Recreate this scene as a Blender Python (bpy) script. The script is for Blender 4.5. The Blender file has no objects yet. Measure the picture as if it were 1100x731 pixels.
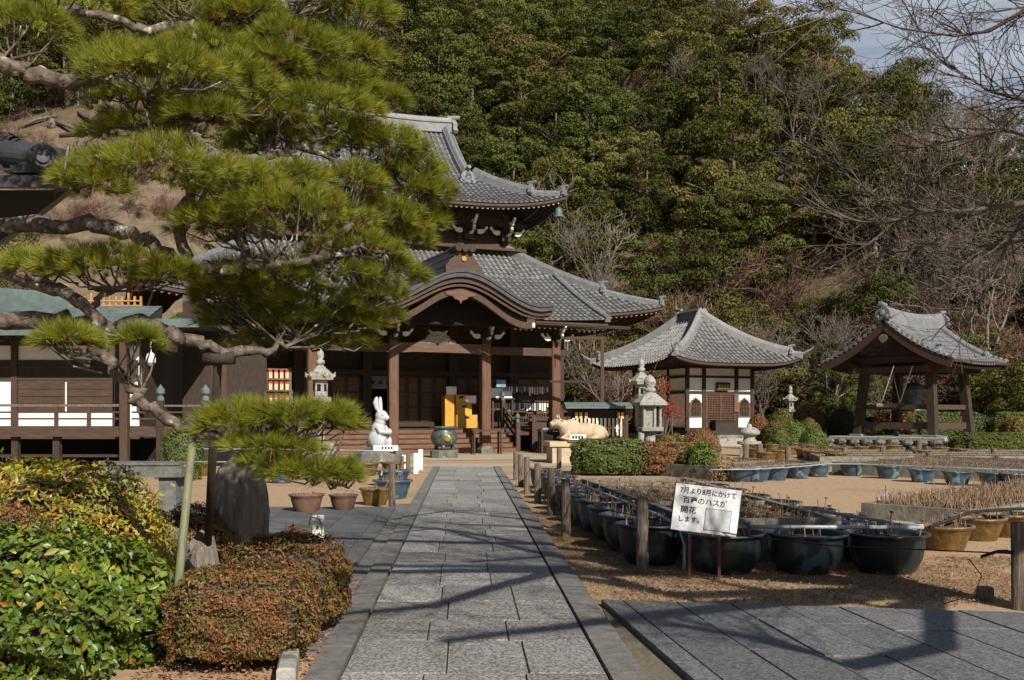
import bpy, math, random
import numpy as np
from mathutils import Vector, Matrix
R = math.radians
rng = np.random.default_rng(7)
random.seed(7)
sc = bpy.context.scene
COL = sc.collection

# ------------------------------------------------------------------ camera, sky, sun, exposure
FPX, HX, HY, EYE = 1050.0, 550.0, 446.0, 1.6      # focal length and horizon of the photograph (px), eye height (m)
cam = bpy.data.cameras.new('camera'); camo = bpy.data.objects.new('camera', cam); COL.objects.link(camo)
camo.location = (0, 0, EYE); camo.rotation_euler = (R(90), 0, 0)
cam.sensor_width = 36; cam.lens = FPX * 36 / 1100; cam.shift_y = (HY - 365.5) / 1100
cam.clip_start = .05; cam.clip_end = 4000
sc.camera = camo
SUN_AZ, SUN_EL = R(152), R(34)                     # compass angle from +Y towards +X
w = bpy.data.worlds.new('World'); sc.world = w; w.use_nodes = True
wt = w.node_tree; bg = wt.nodes['Background']
sky = wt.nodes.new('ShaderNodeTexSky'); sky.sky_type = 'NISHITA'; sky.sun_disc = False
sky.sun_elevation = SUN_EL; sky.sun_rotation = SUN_AZ; sky.air_density = 1.0; sky.dust_density = .8; sky.ozone_density = 1.5
tc = wt.nodes.new('ShaderNodeTexCoord'); mp = wt.nodes.new('ShaderNodeMapping'); mp.inputs['Scale'].default_value = (1, 1, 2.6)
mp.inputs['Location'].default_value = (.35, .2, .1)
nz = wt.nodes.new('ShaderNodeTexNoise'); nz.inputs['Scale'].default_value = 2.6; nz.inputs['Detail'].default_value = 7; nz.inputs['Roughness'].default_value = .55
rp = wt.nodes.new('ShaderNodeValToRGB'); rp.color_ramp.elements[0].position = .32; rp.color_ramp.elements[1].position = .62
mx = wt.nodes.new('ShaderNodeMixRGB'); mx.inputs['Color2'].default_value = (12, 12.6, 13.6, 1)
wt.links.new(tc.outputs['Generated'], mp.inputs['Vector']); wt.links.new(mp.outputs['Vector'], nz.inputs['Vector'])
wt.links.new(nz.outputs['Fac'], rp.inputs['Fac'])
dt = wt.nodes.new('ShaderNodeVectorMath'); dt.operation = 'DOT_PRODUCT'; dt.inputs[1].default_value = (.41, .84, .36)   # the bank of cloud stands over the hill
mk = wt.nodes.new('ShaderNodeMapRange'); mk.interpolation_type = 'SMOOTHSTEP'; mk.inputs[1].default_value = .80; mk.inputs[2].default_value = .95
ml = wt.nodes.new('ShaderNodeMath'); ml.operation = 'MULTIPLY'
wt.links.new(tc.outputs['Generated'], dt.inputs[0]); wt.links.new(dt.outputs['Value'], mk.inputs[0]); wt.links.new(mk.outputs[0], ml.inputs[0])
wt.links.new(rp.outputs['Color'], ml.inputs[1]); wt.links.new(ml.outputs[0], mx.inputs['Fac'])
wt.links.new(sky.outputs['Color'], mx.inputs['Color1']); wt.links.new(mx.outputs['Color'], bg.inputs['Color'])
bg.inputs['Strength'].default_value = .05
sun = bpy.data.lights.new('sun', 'SUN'); sun.energy = 5.0; sun.angle = R(.5); sun.color = (1, .93, .82)
suno = bpy.data.objects.new('sun', sun); COL.objects.link(suno)
_d = Vector((math.sin(SUN_AZ) * math.cos(SUN_EL), math.cos(SUN_AZ) * math.cos(SUN_EL), math.sin(SUN_EL)))
suno.rotation_euler = _d.to_track_quat('Z', 'Y').to_euler(); suno.location = _d * 50
sc.view_settings.view_transform = 'Standard'; sc.view_settings.look = 'None'
sc.view_settings.exposure = 0.45; sc.view_settings.gamma = 1.0; sc.view_settings.use_curve_mapping = False
sc.render.engine = 'CYCLES'
sc.cycles.max_bounces = 6; sc.cycles.diffuse_bounces = 3; sc.cycles.transparent_max_bounces = 8
sc.cycles.use_denoising = True

# ------------------------------------------------------------------ helpers
def at(px, py, Y): return Vector(((px - HX) / FPX * Y, Y, EYE + (HY - py) / FPX * Y))
def ground_at(px, py):
    Y = FPX * EYE / (py - HY); return Vector(((px - HX) / FPX * Y, Y, 0))

def mat(name, col, col2=None, rough=.8, scale=6, detail=5, stretch=(1, 1, 1), lo=.35, hi=.65, bump=0, bscale=None, island=0, orand=0,
        trans=0, spec=.3, metal=0, coat=0, spots=None, hue=0):
    m = bpy.data.materials.new(name); m.use_nodes = True; nt = m.node_tree; N = nt.nodes; L = nt.links
    b = N['Principled BSDF']; b.inputs['Roughness'].default_value = rough; b.inputs['Metallic'].default_value = metal
    b.inputs['Specular IOR Level'].default_value = spec; b.inputs['Coat Weight'].default_value = coat
    t = N.new('ShaderNodeTexCoord'); mpn = N.new('ShaderNodeMapping'); mpn.inputs['Scale'].default_value = stretch
    L.new(t.outputs['Object'], mpn.inputs['Vector'])
    c2 = col2 if col2 else tuple(x * .6 for x in col)
    nn = N.new('ShaderNodeTexNoise'); nn.inputs['Scale'].default_value = scale; nn.inputs['Detail'].default_value = detail; nn.inputs['Roughness'].default_value = .6
    L.new(mpn.outputs['Vector'], nn.inputs['Vector'])
    mr = N.new('ShaderNodeMapRange'); mr.inputs[1].default_value = lo; mr.inputs[2].default_value = hi
    L.new(nn.outputs['Fac'], mr.inputs[0])
    mixn = N.new('ShaderNodeMixRGB'); mixn.inputs['Color1'].default_value = (*col, 1); mixn.inputs['Color2'].default_value = (*c2, 1)
    L.new(mr.outputs[0], mixn.inputs['Fac']); out = mixn.outputs['Color']
    if spots:                                       # (colour, scale, threshold): patches with a shape of their own
        s2 = N.new('ShaderNodeTexNoise'); s2.inputs['Scale'].default_value = spots[1]; s2.inputs['Detail'].default_value = 4
        L.new(mpn.outputs['Vector'], s2.inputs['Vector'])
        m2 = N.new('ShaderNodeMapRange'); m2.inputs[1].default_value = spots[2]; m2.inputs[2].default_value = spots[2] + .06
        L.new(s2.outputs['Fac'], m2.inputs[0])
        x2 = N.new('ShaderNodeMixRGB'); x2.inputs['Color2'].default_value = (*spots[0], 1)
        L.new(out, x2.inputs['Color1']); L.new(m2.outputs[0], x2.inputs['Fac']); out = x2.outputs['Color']
    def jitter(sock, amt, hu, out):
        h = N.new('ShaderNodeHueSaturation'); r = N.new('ShaderNodeMapRange'); r.inputs[3].default_value = 1 - amt; r.inputs[4].default_value = 1 + amt
        L.new(sock, r.inputs[0]); L.new(r.outputs[0], h.inputs['Value']); L.new(out, h.inputs['Color'])
        if hu:
            wn = N.new('ShaderNodeTexWhiteNoise'); wn.noise_dimensions = '1D'; L.new(sock, wn.inputs['W'])
            rh = N.new('ShaderNodeMapRange'); rh.inputs[3].default_value = .5 - hu; rh.inputs[4].default_value = .5 + hu
            L.new(wn.outputs['Value'], rh.inputs[0]); L.new(rh.outputs[0], h.inputs['Hue'])
        return h.outputs['Color']
    if island:
        g = N.new('ShaderNodeNewGeometry'); out = jitter(g.outputs['Random Per Island'], island, hue, out)
    if orand:
        o = N.new('ShaderNodeObjectInfo'); out = jitter(o.outputs['Random'], orand, hue, out)
    L.new(out, b.inputs['Base Color'])
    if bump:
        bn = N.new('ShaderNodeTexNoise'); bn.inputs['Scale'].default_value = bscale or scale * 3; bn.inputs['Detail'].default_value = 6
        L.new(mpn.outputs['Vector'], bn.inputs['Vector'])
        bu = N.new('ShaderNodeBump'); bu.inputs['Strength'].default_value = min(1, bump); bu.inputs['Distance'].default_value = .02
        L.new(bn.outputs['Fac'], bu.inputs['Height']); L.new(bu.outputs['Normal'], b.inputs['Normal'])
    if trans:
        tr = N.new('ShaderNodeBsdfTranslucent'); L.new(out, tr.inputs['Color'])
        ms = N.new('ShaderNodeMixShader'); ms.inputs['Fac'].default_value = trans
        L.new(b.outputs[0], ms.inputs[1]); L.new(tr.outputs[0], ms.inputs[2]); L.new(ms.outputs[0], N['Material Output'].inputs['Surface'])
    return m

def props(o, label=None, cat=None, group=None, kind=None):
    if label: o['label'] = label
    if cat: o['category'] = cat
    if group: o['group'] = group
    if kind: o['kind'] = kind
    return o
def thing(name, label, cat, loc=(0, 0, 0), rz=0, group=None):
    o = bpy.data.objects.new(name, None); COL.objects.link(o); o.empty_display_size = .2
    o.location = loc; o.rotation_euler = (0, 0, rz)
    return props(o, label, cat, group)
def link(name, me, parent=None, loc=(0, 0, 0), rz=0):
    o = bpy.data.objects.new(name, me); COL.objects.link(o); o.location = loc; o.rotation_euler = (0, 0, rz)
    if parent: o.parent = parent
    return o
def copy_tree(o, parent=None):
    c = o.copy(); COL.objects.link(c); c.parent = parent
    for ch in list(o.children): copy_tree(ch, c)
    return c

class MB:
    """collects shapes for ONE mesh; mi is the material slot the next faces take"""
    def __init__(s): s.v = []; s.f = []; s.m = []; s.mi = 0; s.T = None
    def add(s, vs, fs):
        n = len(s.v)
        s.v.extend([tuple(s.T @ Vector(p)) for p in vs] if s.T is not None else [tuple(p) for p in vs])
        for f in fs: s.f.append(tuple(i + n for i in f)); s.m.append(s.mi)
    def box(s, a, b):
        (x0, y0, z0), (x1, y1, z1) = a, b
        s.add([(x0, y0, z0), (x1, y0, z0), (x1, y1, z0), (x0, y1, z0), (x0, y0, z1), (x1, y0, z1), (x1, y1, z1), (x0, y1, z1)],
              [(0, 3, 2, 1), (4, 5, 6, 7), (0, 1, 5, 4), (1, 2, 6, 5), (2, 3, 7, 6), (3, 0, 4, 7)])
    def cbox(s, c, d): s.box([c[i] - d[i] / 2 for i in range(3)], [c[i] + d[i] / 2 for i in range(3)])
    def bbox(s, a, b, bev=.02):                    # box with bevelled top edges
        (x0, y0, z0), (x1, y1, z1) = a, b; e = bev
        s.add([(x0, y0, z0), (x1, y0, z0), (x1, y1, z0), (x0, y1, z0), (x0, y0, z1 - e), (x1, y0, z1 - e), (x1, y1, z1 - e), (x0, y1, z1 - e),
               (x0 + e, y0 + e, z1), (x1 - e, y0 + e, z1), (x1 - e, y1 - e, z1), (x0 + e, y1 - e, z1)],
              [(0, 3, 2, 1), (0, 1, 5, 4), (1, 2, 6, 5), (2, 3, 7, 6), (3, 0, 4, 7), (4, 5, 9, 8), (5, 6, 10, 9), (6, 7, 11, 10), (7, 4, 8, 11), (8, 9, 10, 11)])
    def beam(s, p, q, w, h, up=(0, 0, 1)):         # rectangular bar from p to q
        p, q = Vector(p), Vector(q); t = (q - p).normalized(); u = Vector(up)
        sd = t.cross(u)
        if sd.length < 1e-4: sd = t.cross(Vector((0, 1, 0)))
        sd.normalize(); u = sd.cross(t).normalized(); a = sd * w / 2; b = u * h / 2
        s.add([p - a - b, p + a - b, p + a + b, p - a + b, q - a - b, q + a - b, q + a + b, q - a + b],
              [(0, 1, 2, 3), (7, 6, 5, 4), (0, 4, 5, 1), (1, 5, 6, 2), (2, 6, 7, 3), (3, 7, 4, 0)])
    def tube(s, pts, rad, n=8, cap=True):
        pts = [Vector(p) for p in pts]; k = len(pts)
        if not hasattr(rad, '__len__'): rad = [rad] * k
        vs = []; ref = None
        for i, p in enumerate(pts):
            t = (pts[min(i + 1, k - 1)] - pts[max(i - 1, 0)])
            t = t.normalized() if t.length > 1e-9 else Vector((0, 0, 1))
            if ref is None: ref = t.orthogonal().normalized()
            ref = (ref - t * ref.dot(t))
            ref = ref.normalized() if ref.length > 1e-6 else t.orthogonal().normalized()
            b = t.cross(ref)
            for j in range(n):
                a = 2 * math.pi * j / n; vs.append(p + (ref * math.cos(a) + b * math.sin(a)) * rad[i])
        fs = [(i * n + j, i * n + (j + 1) % n, (i + 1) * n + (j + 1) % n, (i + 1) * n + j) for i in range(k - 1) for j in range(n)]
        if cap: fs += [tuple(reversed(range(n))), tuple((k - 1) * n + j for j in range(n))]
        s.add(vs, fs)
    def lathe(s, prof, n=24, c=(0, 0, 0), cap=True, a0=0, sq=None):
        vs = []; k = len(prof)
        for r, z in prof:
            for j in range(n):
                a = a0 + 2 * math.pi * j / n; vs.append((c[0] + r * math.cos(a), c[1] + r * math.sin(a), c[2] + z))
        fs = [(i * n + j, i * n + (j + 1) % n, (i + 1) * n + (j + 1) % n, (i + 1) * n + j) for i in range(k - 1) for j in range(n)]
        if cap: fs += [tuple(reversed(range(n))), tuple((k - 1) * n + j for j in range(n))]
        s.add(vs, fs)
    def prism(s, poly, p0, ux, uy, ext):           # polygon in the plane (ux,uy) at p0, extruded by the vector ext
        p0, ux, uy, e = Vector(p0), Vector(ux), Vector(uy), Vector(ext); n = len(poly)
        a = [p0 + ux * x + uy * y for x, y in poly]
        s.add(a + [q + e for q in a], [tuple(range(n)), tuple(reversed(range(n, 2 * n)))] + [(i + n, (i + 1) % n + n, (i + 1) % n, i) for i in range(n)])
    def sweep(s, pts, prof, up=(0, 0, 1), cap=True, lat=None):    # profile (lateral, up) carried along pts
        pts = [Vector(p) for p in pts]; k = len(pts); n = len(prof); vs = []; U = Vector(up)
        for i, p in enumerate(pts):
            t = (pts[min(i + 1, k - 1)] - pts[max(i - 1, 0)]).normalized(); l = Vector(lat) if lat else t.cross(U).normalized(); u = U if lat else l.cross(t).normalized()
            vs += [p + l * x + u * y for x, y in prof]
        fs = [(i * n + j, i * n + (j + 1) % n, (i + 1) * n + (j + 1) % n, (i + 1) * n + j) for i in range(k - 1) for j in range(n)]
        if cap: fs += [tuple(reversed(range(n))), tuple((k - 1) * n + j for j in range(n))]
        s.add(vs, fs)
    def sphere(s, c, r, nu=14, nv=9, noise=0):
        r = r if hasattr(r, '__len__') else (r, r, r); vs = []
        for i in range(nv + 1):
            th = math.pi * i / nv
            for j in range(nu):
                a = 2 * math.pi * j / nu; q = 1 + noise * random.uniform(-1, 1)
                vs.append((c[0] + r[0] * q * math.sin(th) * math.cos(a), c[1] + r[1] * q * math.sin(th) * math.sin(a), c[2] + r[2] * q * math.cos(th)))
        s.add(vs, [(i * nu + j, (i + 1) * nu + j, (i + 1) * nu + (j + 1) % nu, i * nu + (j + 1) % nu) for i in range(nv) for j in range(nu)])
    def mesh(s, name, mats, smooth=False):
        me = bpy.data.meshes.new(name); me.from_pydata(s.v, [], s.f)
        for m in (mats if isinstance(mats, (list, tuple)) else [mats]): me.materials.append(m)
        if any(s.m): me.polygons.foreach_set('material_index', s.m)
        if smooth: me.polygons.foreach_set('use_smooth', [True] * len(s.f))
        me.validate(); me.update(); return me
    def build(s, name, mats, parent=None, smooth=False, loc=(0, 0, 0), rz=0): return link(name, s.mesh(name, mats, smooth), parent, loc, rz)

def np_mesh(name, V, F, m, smooth=False):
    me = bpy.data.meshes.new(name); V = np.asarray(V, np.float32); F = np.asarray(F, np.int32); k = F.shape[1]
    me.vertices.add(len(V)); me.vertices.foreach_set('co', V.ravel())
    me.loops.add(F.size); me.loops.foreach_set('vertex_index', F.ravel())
    me.polygons.add(len(F)); me.polygons.foreach_set('loop_start', np.arange(0, F.size, k, dtype=np.int32))
    me.polygons.foreach_set('loop_total', np.full(len(F), k, np.int32))
    if smooth: me.polygons.foreach_set('use_smooth', np.ones(len(F), bool))
    me.materials.append(m); me.update(calc_edges=True); return me
def unit(n, r=rng):
    v = r.normal(size=(n, 3)); return v / np.linalg.norm(v, axis=1)[:, None]
def nrm(v): return v / (np.linalg.norm(v, axis=1)[:, None] + 1e-9)
def leaf_arrays(P, N, L, W, fold=.25):
    """folded leaves (two triangles each) at points P lying across the normals N"""
    n = len(P); T = nrm(np.cross(N, unit(n))); B = np.cross(N, T)
    L = np.broadcast_to(L, n)[:, None]; W = np.broadcast_to(W, n)[:, None]
    v0 = P - T * L * .5; v2 = P + T * L * .5; v1 = P + B * W * .5 + N * W * fold; v3 = P - B * W * .5 + N * W * fold
    V = np.stack([v0, v1, v2, v3], 1).reshape(-1, 3); i = np.arange(n)[:, None] * 4
    F = np.concatenate([i + [0, 1, 2], i + [0, 2, 3]], 1).reshape(-1, 3)
    return V, F
def leaves(name, P, N, L, W, m, fold=.25):
    V, F = leaf_arrays(P, N, L, W, fold); return np_mesh(name, V, F, m)
def needles_arrays(P, D, n, length, wd, spread=.75):
    """n needles in a brush at every point P about the axis D"""
    k = len(P); p = np.repeat(P, n, 0); d = nrm(np.repeat(D, n, 0) + unit(k * n) * spread)
    l = length * (.75 + .5 * rng.random(k * n))[:, None]; s = nrm(np.cross(d, unit(k * n))) * wd
    p = p + d * .01; tip = p + d * l; tip[:, 2] -= .12 * l[:, 0]
    V = np.stack([p - s, p + s, tip], 1).reshape(-1, 3); return V, np.arange(len(V)).reshape(-1, 3)

def branch(mb, p, d, ln, r, lv, mx, rs, kids=3, spread=.6, grav=.0, ends=None, taper=.62, nseg=3, minr=.004, lenf=.72):
    pts = [Vector(p)]; d = Vector(d).normalized()
    for i in range(nseg):
        d = (d + Vector([rs.uniform(-1, 1) for _ in range(3)]) * .17 + Vector((0, 0, grav))).normalized(); pts.append(pts[-1] + d * ln / nseg)
    r1 = max(r * taper, minr)
    mb.tube(pts, [r + (r1 - r) * i / nseg for i in range(nseg + 1)], n=(8 if r > .06 else 5 if r > .02 else 3), cap=False)
    if lv >= mx:
        if ends is not None: ends.append((pts[-1], d))
        return
    for k in range(kids):
        q = rs.choice(pts[1:]) if k else pts[-1]
        nd = (d + Vector([rs.uniform(-1, 1) for _ in range(3)]) * spread).normalized()
        branch(mb, q, nd, ln * lenf * rs.uniform(.75, 1.2), max(r1 * rs.uniform(.6, .95), minr), lv + 1, mx, rs, kids, spread, grav, ends, taper, nseg, minr, lenf)

# ------------------------------------------------------------------ materials
M = {}
M['granite'] = mat('granite_slabs', (.34, .328, .31), (.105, .10, .098), rough=.75, scale=48, detail=3, lo=.38, hi=.62, island=.22, bump=.5, bscale=70, spots=((.20, .195, .175), 6, .63))
M['kerbstone'] = mat('dark_kerb_stone', (.19, .182, .17), (.12, .115, .108), rough=.8, scale=14, island=.1, bump=.4)
M['joint'] = mat('joint_soil', (.17, .145, .105), rough=1, scale=30)
M['terrace'] = mat('terrace_granite', (.165, .166, .172), (.07, .071, .075), rough=.7, scale=50, detail=3, lo=.4, hi=.6, island=.14, bump=.3, bscale=80, spots=((.12, .12, .118), 5, .64))
M['gravel'] = mat('sandy_gravel', (.43, .30, .185), (.29, .195, .118), rough=1, scale=9.0, detail=14, lo=.3, hi=.7, bump=.35, bscale=60, spots=((.31, .21, .13), .35, .56))
M['tan'] = mat('pale_paving', (.42, .37, .26), (.32, .27, .19), rough=.9, scale=4, bump=.3)
M['slope'] = mat('hill_soil', (.13, .095, .055), (.07, .055, .03), rough=1, scale=.6, detail=10, bump=.6, bscale=4)
M['bare_slope'] = mat('bare_slope_soil', (.195, .142, .092), (.09, .068, .046), rough=1, scale=1.6, detail=12, lo=.3, hi=.7, bump=1, bscale=3, spots=((.10, .085, .06), 2.2, .56))
M['rock'] = mat('cliff_rock', (.34, .21, .125), (.20, .13, .08), rough=.95, scale=.7, detail=9, bump=1, bscale=2)
M['wood'] = mat('aged_timber', (.088, .050, .034), (.048, .030, .022), rough=.75, scale=5, stretch=(6, 6, .6), bump=.3, island=.12)
M['wood_x'] = mat('aged_timber_boards', (.085, .052, .037), (.048, .031, .023), rough=.75, scale=5, stretch=(.6, 6, 6), bump=.3, island=.15)
M['wood_dark'] = mat('dark_shaded_timber', (.055, .038, .028), (.03, .022, .017), rough=.8, scale=5, stretch=(4, 4, .8), bump=.25, island=.1)  # dark timber; on the hall walls it also paints in the porch shade
M['wood_red'] = mat('reddish_step_timber', (.185, .094, .054), (.10, .053, .034), rough=.7, scale=4, stretch=(.5, 6, 6), bump=.3, island=.15)
M['wood_col'] = mat('reddish_column_timber', (.155, .076, .046), (.085, .045, .03), rough=.7, scale=4, stretch=(6, 6, .4), bump=.3)
M['wood_lit'] = mat('lit_brown_timber', (.15, .085, .058), (.085, .05, .035), rough=.75, scale=4, stretch=(.5, 6, 6), bump=.3)  # brown timber; gives the door panels their sunlit tone as colour
M['wood_grey'] = mat('weathered_post_wood', (.21, .165, .125), (.09, .07, .055), rough=.9, scale=9, stretch=(5, 5, .5), bump=.8, spots=((.045, .036, .03), 5, .62))
M['bamboo'] = mat('old_bamboo', (.20, .21, .11), (.12, .12, .075), rough=.6, scale=5, stretch=(4, 4, .7))
M['white'] = mat('white_plaster', (.80, .79, .76), (.72, .71, .68), rough=.8, scale=3)
M['whitepaint'] = mat('white_paint_ends', (.72, .70, .66), (.5, .48, .44), rough=.6, scale=8)
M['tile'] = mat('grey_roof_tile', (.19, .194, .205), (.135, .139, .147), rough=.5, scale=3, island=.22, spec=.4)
M['tile_pale'] = mat('weathered_roof_tile', (.235, .233, .23), (.16, .16, .158), rough=.65, scale=3, island=.22)
M['tile_pan'] = mat('shade_toned_pan_tiles', (.105, .102, .10), (.07, .068, .068), rough=.8, scale=4, island=.3)  # darker pans put the shade between the round tiles into the colour
M['ridge'] = mat('ridge_tile', (.20, .205, .22), (.12, .125, .135), rough=.55, scale=6, island=.2, bump=.3)
M['slate'] = mat('shaded_slate_tile', (.065, .068, .075), (.04, .042, .047), rough=.5, scale=5, bump=.3)  # near eave's shade is put into this dark tile colour
M['bark_roof'] = mat('grey_bark_roof', (.15, .155, .165), (.10, .105, .115), rough=.6, scale=6, stretch=(.7, 8, 3), bump=.4)
M['copper'] = mat('green_copper_sheet', (.12, .16, .15), (.08, .11, .105), rough=.55, scale=4, island=.12, spec=.4)
M['fascia'] = mat('eave_board', (.08, .045, .032), (.048, .03, .022), rough=.6, scale=4, stretch=(.6, 4, 4))
M['stone'] = mat('lantern_stone', (.36, .345, .31), (.22, .215, .19), rough=.9, scale=9, bump=.6, spots=((.14, .14, .11), 6, .60))
M['stone_dark'] = mat('dark_stone', (.17, .165, .15), (.09, .09, .08), rough=.9, scale=6, bump=.8, spots=((.30, .29, .26), 7, .64))
M['slab'] = mat('monument_stone', (.235, .20, .165), (.11, .095, .08), rough=.9, scale=5, stretch=(3, 3, .6), bump=.8, spots=((.42, .40, .36), 4, .66))
M['concrete'] = mat('old_concrete', (.23, .215, .175), (.12, .115, .09), rough=.95, scale=5, bump=.5, spots=((.06, .065, .035), 4, .60))
M['potblue'] = mat('blue_glazed_pot', (.045, .085, .12), (.018, .032, .048), rough=.4, scale=5, spec=.5, bump=.15, orand=.25, spots=((.13, .19, .23), 5, .57))
M['potdark'] = mat('dark_glazed_pot', (.020, .029, .036), (.011, .015, .019), rough=.42, scale=5, spec=.5, bump=.15, orand=.25, spots=((.06, .095, .11), 4, .58))
M['potyellow'] = mat('amber_glazed_pot', (.19, .105, .022), (.075, .044, .014), rough=.4, scale=9, spec=.5, orand=.2, bump=.6, bscale=16, spots=((.09, .055, .02), 9, .58))  # amber dimmed, putting the shade on the pots into the glaze colour
M['potclay'] = mat('brown_clay_pot', (.17, .095, .065), (.10, .058, .042), rough=.7, scale=5, orand=.2)
M['potrim'] = mat('worn_pot_rim', (.17, .155, .135), (.09, .085, .08), rough=.7, scale=7)
M['soil'] = mat('pot_mud', (.11, .08, .055), (.055, .04, .03), rough=1, scale=18, bump=.8)
M['stalk'] = mat('dead_lotus_stalks', (.25, .16, .10), (.14, .09, .06), rough=.9, scale=4, island=.45)
M['pipe'] = mat('grey_water_pipe', (.34, .37, .41), (.24, .26, .29), rough=.4, scale=4, spec=.5)
M['wire'] = mat('black_wire', (.02, .02, .02), rough=.7)
M['dry'] = mat('dry_grass', (.31, .205, .105), (.19, .125, .065), rough=1, scale=2, island=.4, trans=.2)
M['porcelain'] = mat('glossy_pale_porcelain', (.46, .48, .50), (.41, .43, .45), rough=.16, scale=2, spec=.5, coat=.4)
M['bronze'] = mat('green_bronze', (.115, .145, .125), (.055, .065, .055), rough=.45, scale=5, metal=.35, spots=((.19, .235, .205), 7, .62))
M['oxwood'] = mat('pale_carved_wood', (.50, .40, .28), (.38, .29, .19), rough=.7, scale=4, stretch=(1, 1, 3))
M['oxstone'] = mat('pale_plinth_stone', (.50, .40, .26), (.36, .29, .19), rough=.85, scale=4, bump=.4)
M['yellowbox'] = mat('yellow_wood_box', (.58, .32, .05), (.46, .24, .035), rough=.5, scale=3)
M['orange'] = mat('vermilion_paint', (.62, .10, .02), rough=.5)
M['red'] = mat('red_paint', (.48, .03, .03), rough=.6)
M['gold'] = mat('gilt_metal', (.5, .32, .06), rough=.35, metal=.6)
M['paper'] = mat('white_paper', (.78, .77, .73), (.7, .69, .64), rough=.8, scale=10)
M['plaque'] = mat('votive_plaque_wood', (.62, .48, .27), (.5, .38, .2), rough=.8, scale=8, island=.15)
M['ink'] = mat('black_ink', (.02, .02, .022), rough=.7)
M['signwhite'] = mat('sign_white_enamel', (.76, .77, .78), (.70, .71, .73), rough=.35, scale=3)
M['signred'] = mat('sign_post_red_brown', (.12, .04, .03), (.07, .03, .025), rough=.6, scale=8)
M['blue_amulet'] = mat('blue_amulet', (.12, .2, .33))
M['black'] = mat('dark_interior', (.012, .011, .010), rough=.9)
M['metalgrey'] = mat('galvanised_metal', (.42, .43, .44), rough=.4, metal=.5)
M['bark_pine'] = mat('pine_bark', (.19, .15, .12), (.035, .028, .023), rough=.95, scale=17, detail=8, bump=1, bscale=26, spots=((.40, .41, .36), 9, .62))
M['bark'] = mat('grey_brown_bark', (.16, .125, .10), (.075, .06, .05), rough=.95, scale=9, bump=.8)
M['bark_pale'] = mat('pale_bark', (.20, .165, .135), (.11, .09, .075), rough=.95, scale=5, orand=.2)
M['twig_pink'] = mat('pinkish_brown_twigs', (.20, .118, .082), (.12, .075, .055), rough=.95, scale=3, orand=.25)
M['needle'] = mat('pine_needles', (.31, .305, .028), (.165, .20, .022), rough=.5, scale=4, island=.4, hue=.02, trans=.35, spec=.4)
M['needle_dead'] = mat('rusty_pine_needles', (.32, .15, .03), rough=.8, scale=3, island=.3, trans=.3)
M['leaf_dark'] = mat('evergreen_leaves_dark', (.05, .058, .013), (.085, .09, .02), rough=.55, scale=.35, detail=2, island=.4, orand=.4, hue=.02, trans=.15, spec=.12)
M['leaf_mid'] = mat('evergreen_leaves_mid', (.10, .104, .022), (.056, .066, .016), rough=.55, scale=.35, detail=2, island=.4, orand=.4, hue=.025, trans=.18, spec=.12)
M['leaf_olive'] = mat('olive_brown_leaves', (.16, .13, .036), (.095, .088, .028), rough=.6, scale=.35, detail=2, island=.4, orand=.25, hue=.02, trans=.2, spec=.12)
M['leaf_rust'] = mat('rust_brown_leaves', (.27, .125, .05), (.18, .09, .04), rough=.7, scale=.5, island=.4, orand=.2, trans=.25)
M['leaf_gloss'] = mat('glossy_laurel_leaves', (.14, .185, .022), (.07, .115, .016), rough=.40, scale=2.5, island=.45, hue=.035, trans=.22, spec=.4)
M['leaf_tip'] = mat('yellow_orange_leaf_mix', (.25, .26, .03), (.42, .20, .022), rough=.45, scale=9, lo=.42, hi=.68, island=.45, hue=.04, trans=.25, spec=.4)
M['leaf_azalea'] = mat('bronze_azalea_leaves', (.225, .088, .036), (.15, .10, .03), rough=.6, scale=4.5, detail=3, island=.45, hue=.03, trans=.2)
M['leaf_hedge'] = mat('hedge_green_leaves', (.10, .125, .028), (.07, .10, .022), rough=.5, scale=2.2, island=.4, hue=.03, trans=.2)
M['leaf_bright'] = mat('bright_topiary_leaves', (.11, .155, .028), (.085, .125, .022), rough=.5, scale=2, island=.35, hue=.02, trans=.2)
M['leaf_red'] = mat('crimson_leaves', (.34, .03, .03), (.24, .04, .03), rough=.6, scale=2, island=.4, trans=.3)
M['fallen'] = mat('fallen_leaves', (.30, .13, .09), (.22, .12, .07), rough=.9, scale=2, island=.4, hue=.03)
# ------------------------------------------------------------------ ground, hillside, paths
def path_x(Y): return .0597 - .0487 * Y
m = MB(); m.add([(-900, -300, 0), (900, -300, 0), (900, 1500, 0), (-900, 1500, 0)], [(0, 1, 2, 3)])
props(m.build('ground', M['gravel']), kind='structure')

def smooth_noise(x, y, s):
    return (math.sin(x * s + 1.3) * math.cos(y * s * 1.17 + .4) + .5 * math.sin(x * s * 2.3 + y * s * 1.9 + 2) + .25 * math.cos(x * s * 4.7 - y * s * 4.1))
def hill_z(x, y):
    y0 = np.interp(x, [-80, -34, -26, -21, -14, 0, 6, 20, 26, 45, 90], [50, 51, 53, 58, 66, 67, 65, 63, 58, 57, 52])
    s = (y - y0) * .9
    if s <= -3: return -3 * .9
    H = np.interp(x, [-80, 10, 25, 34, 42, 52, 62, 80, 120], [85, 72, 44, 27.5, 17.5, 11, 7, 6, 5])
    k = 4.0; z = -k * math.log(math.exp(-s / k) + math.exp(-H / k))
    return z + smooth_noise(x, y, .16) * .7 * min(1, max(0, s / 4))
m = MB(); xs = np.arange(-110, 150, 2.5); ys = np.arange(44, 200, 2.0); nx, ny = len(xs), len(ys)
m.v = [(x, y, hill_z(x, y) - .35) for y in ys for x in xs]
def bare(x, y): return -42 < x < -21 + smooth_noise(x, y, .3) and 50 < y < 81.5 + smooth_noise(x, y, .4) * 1.5
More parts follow.
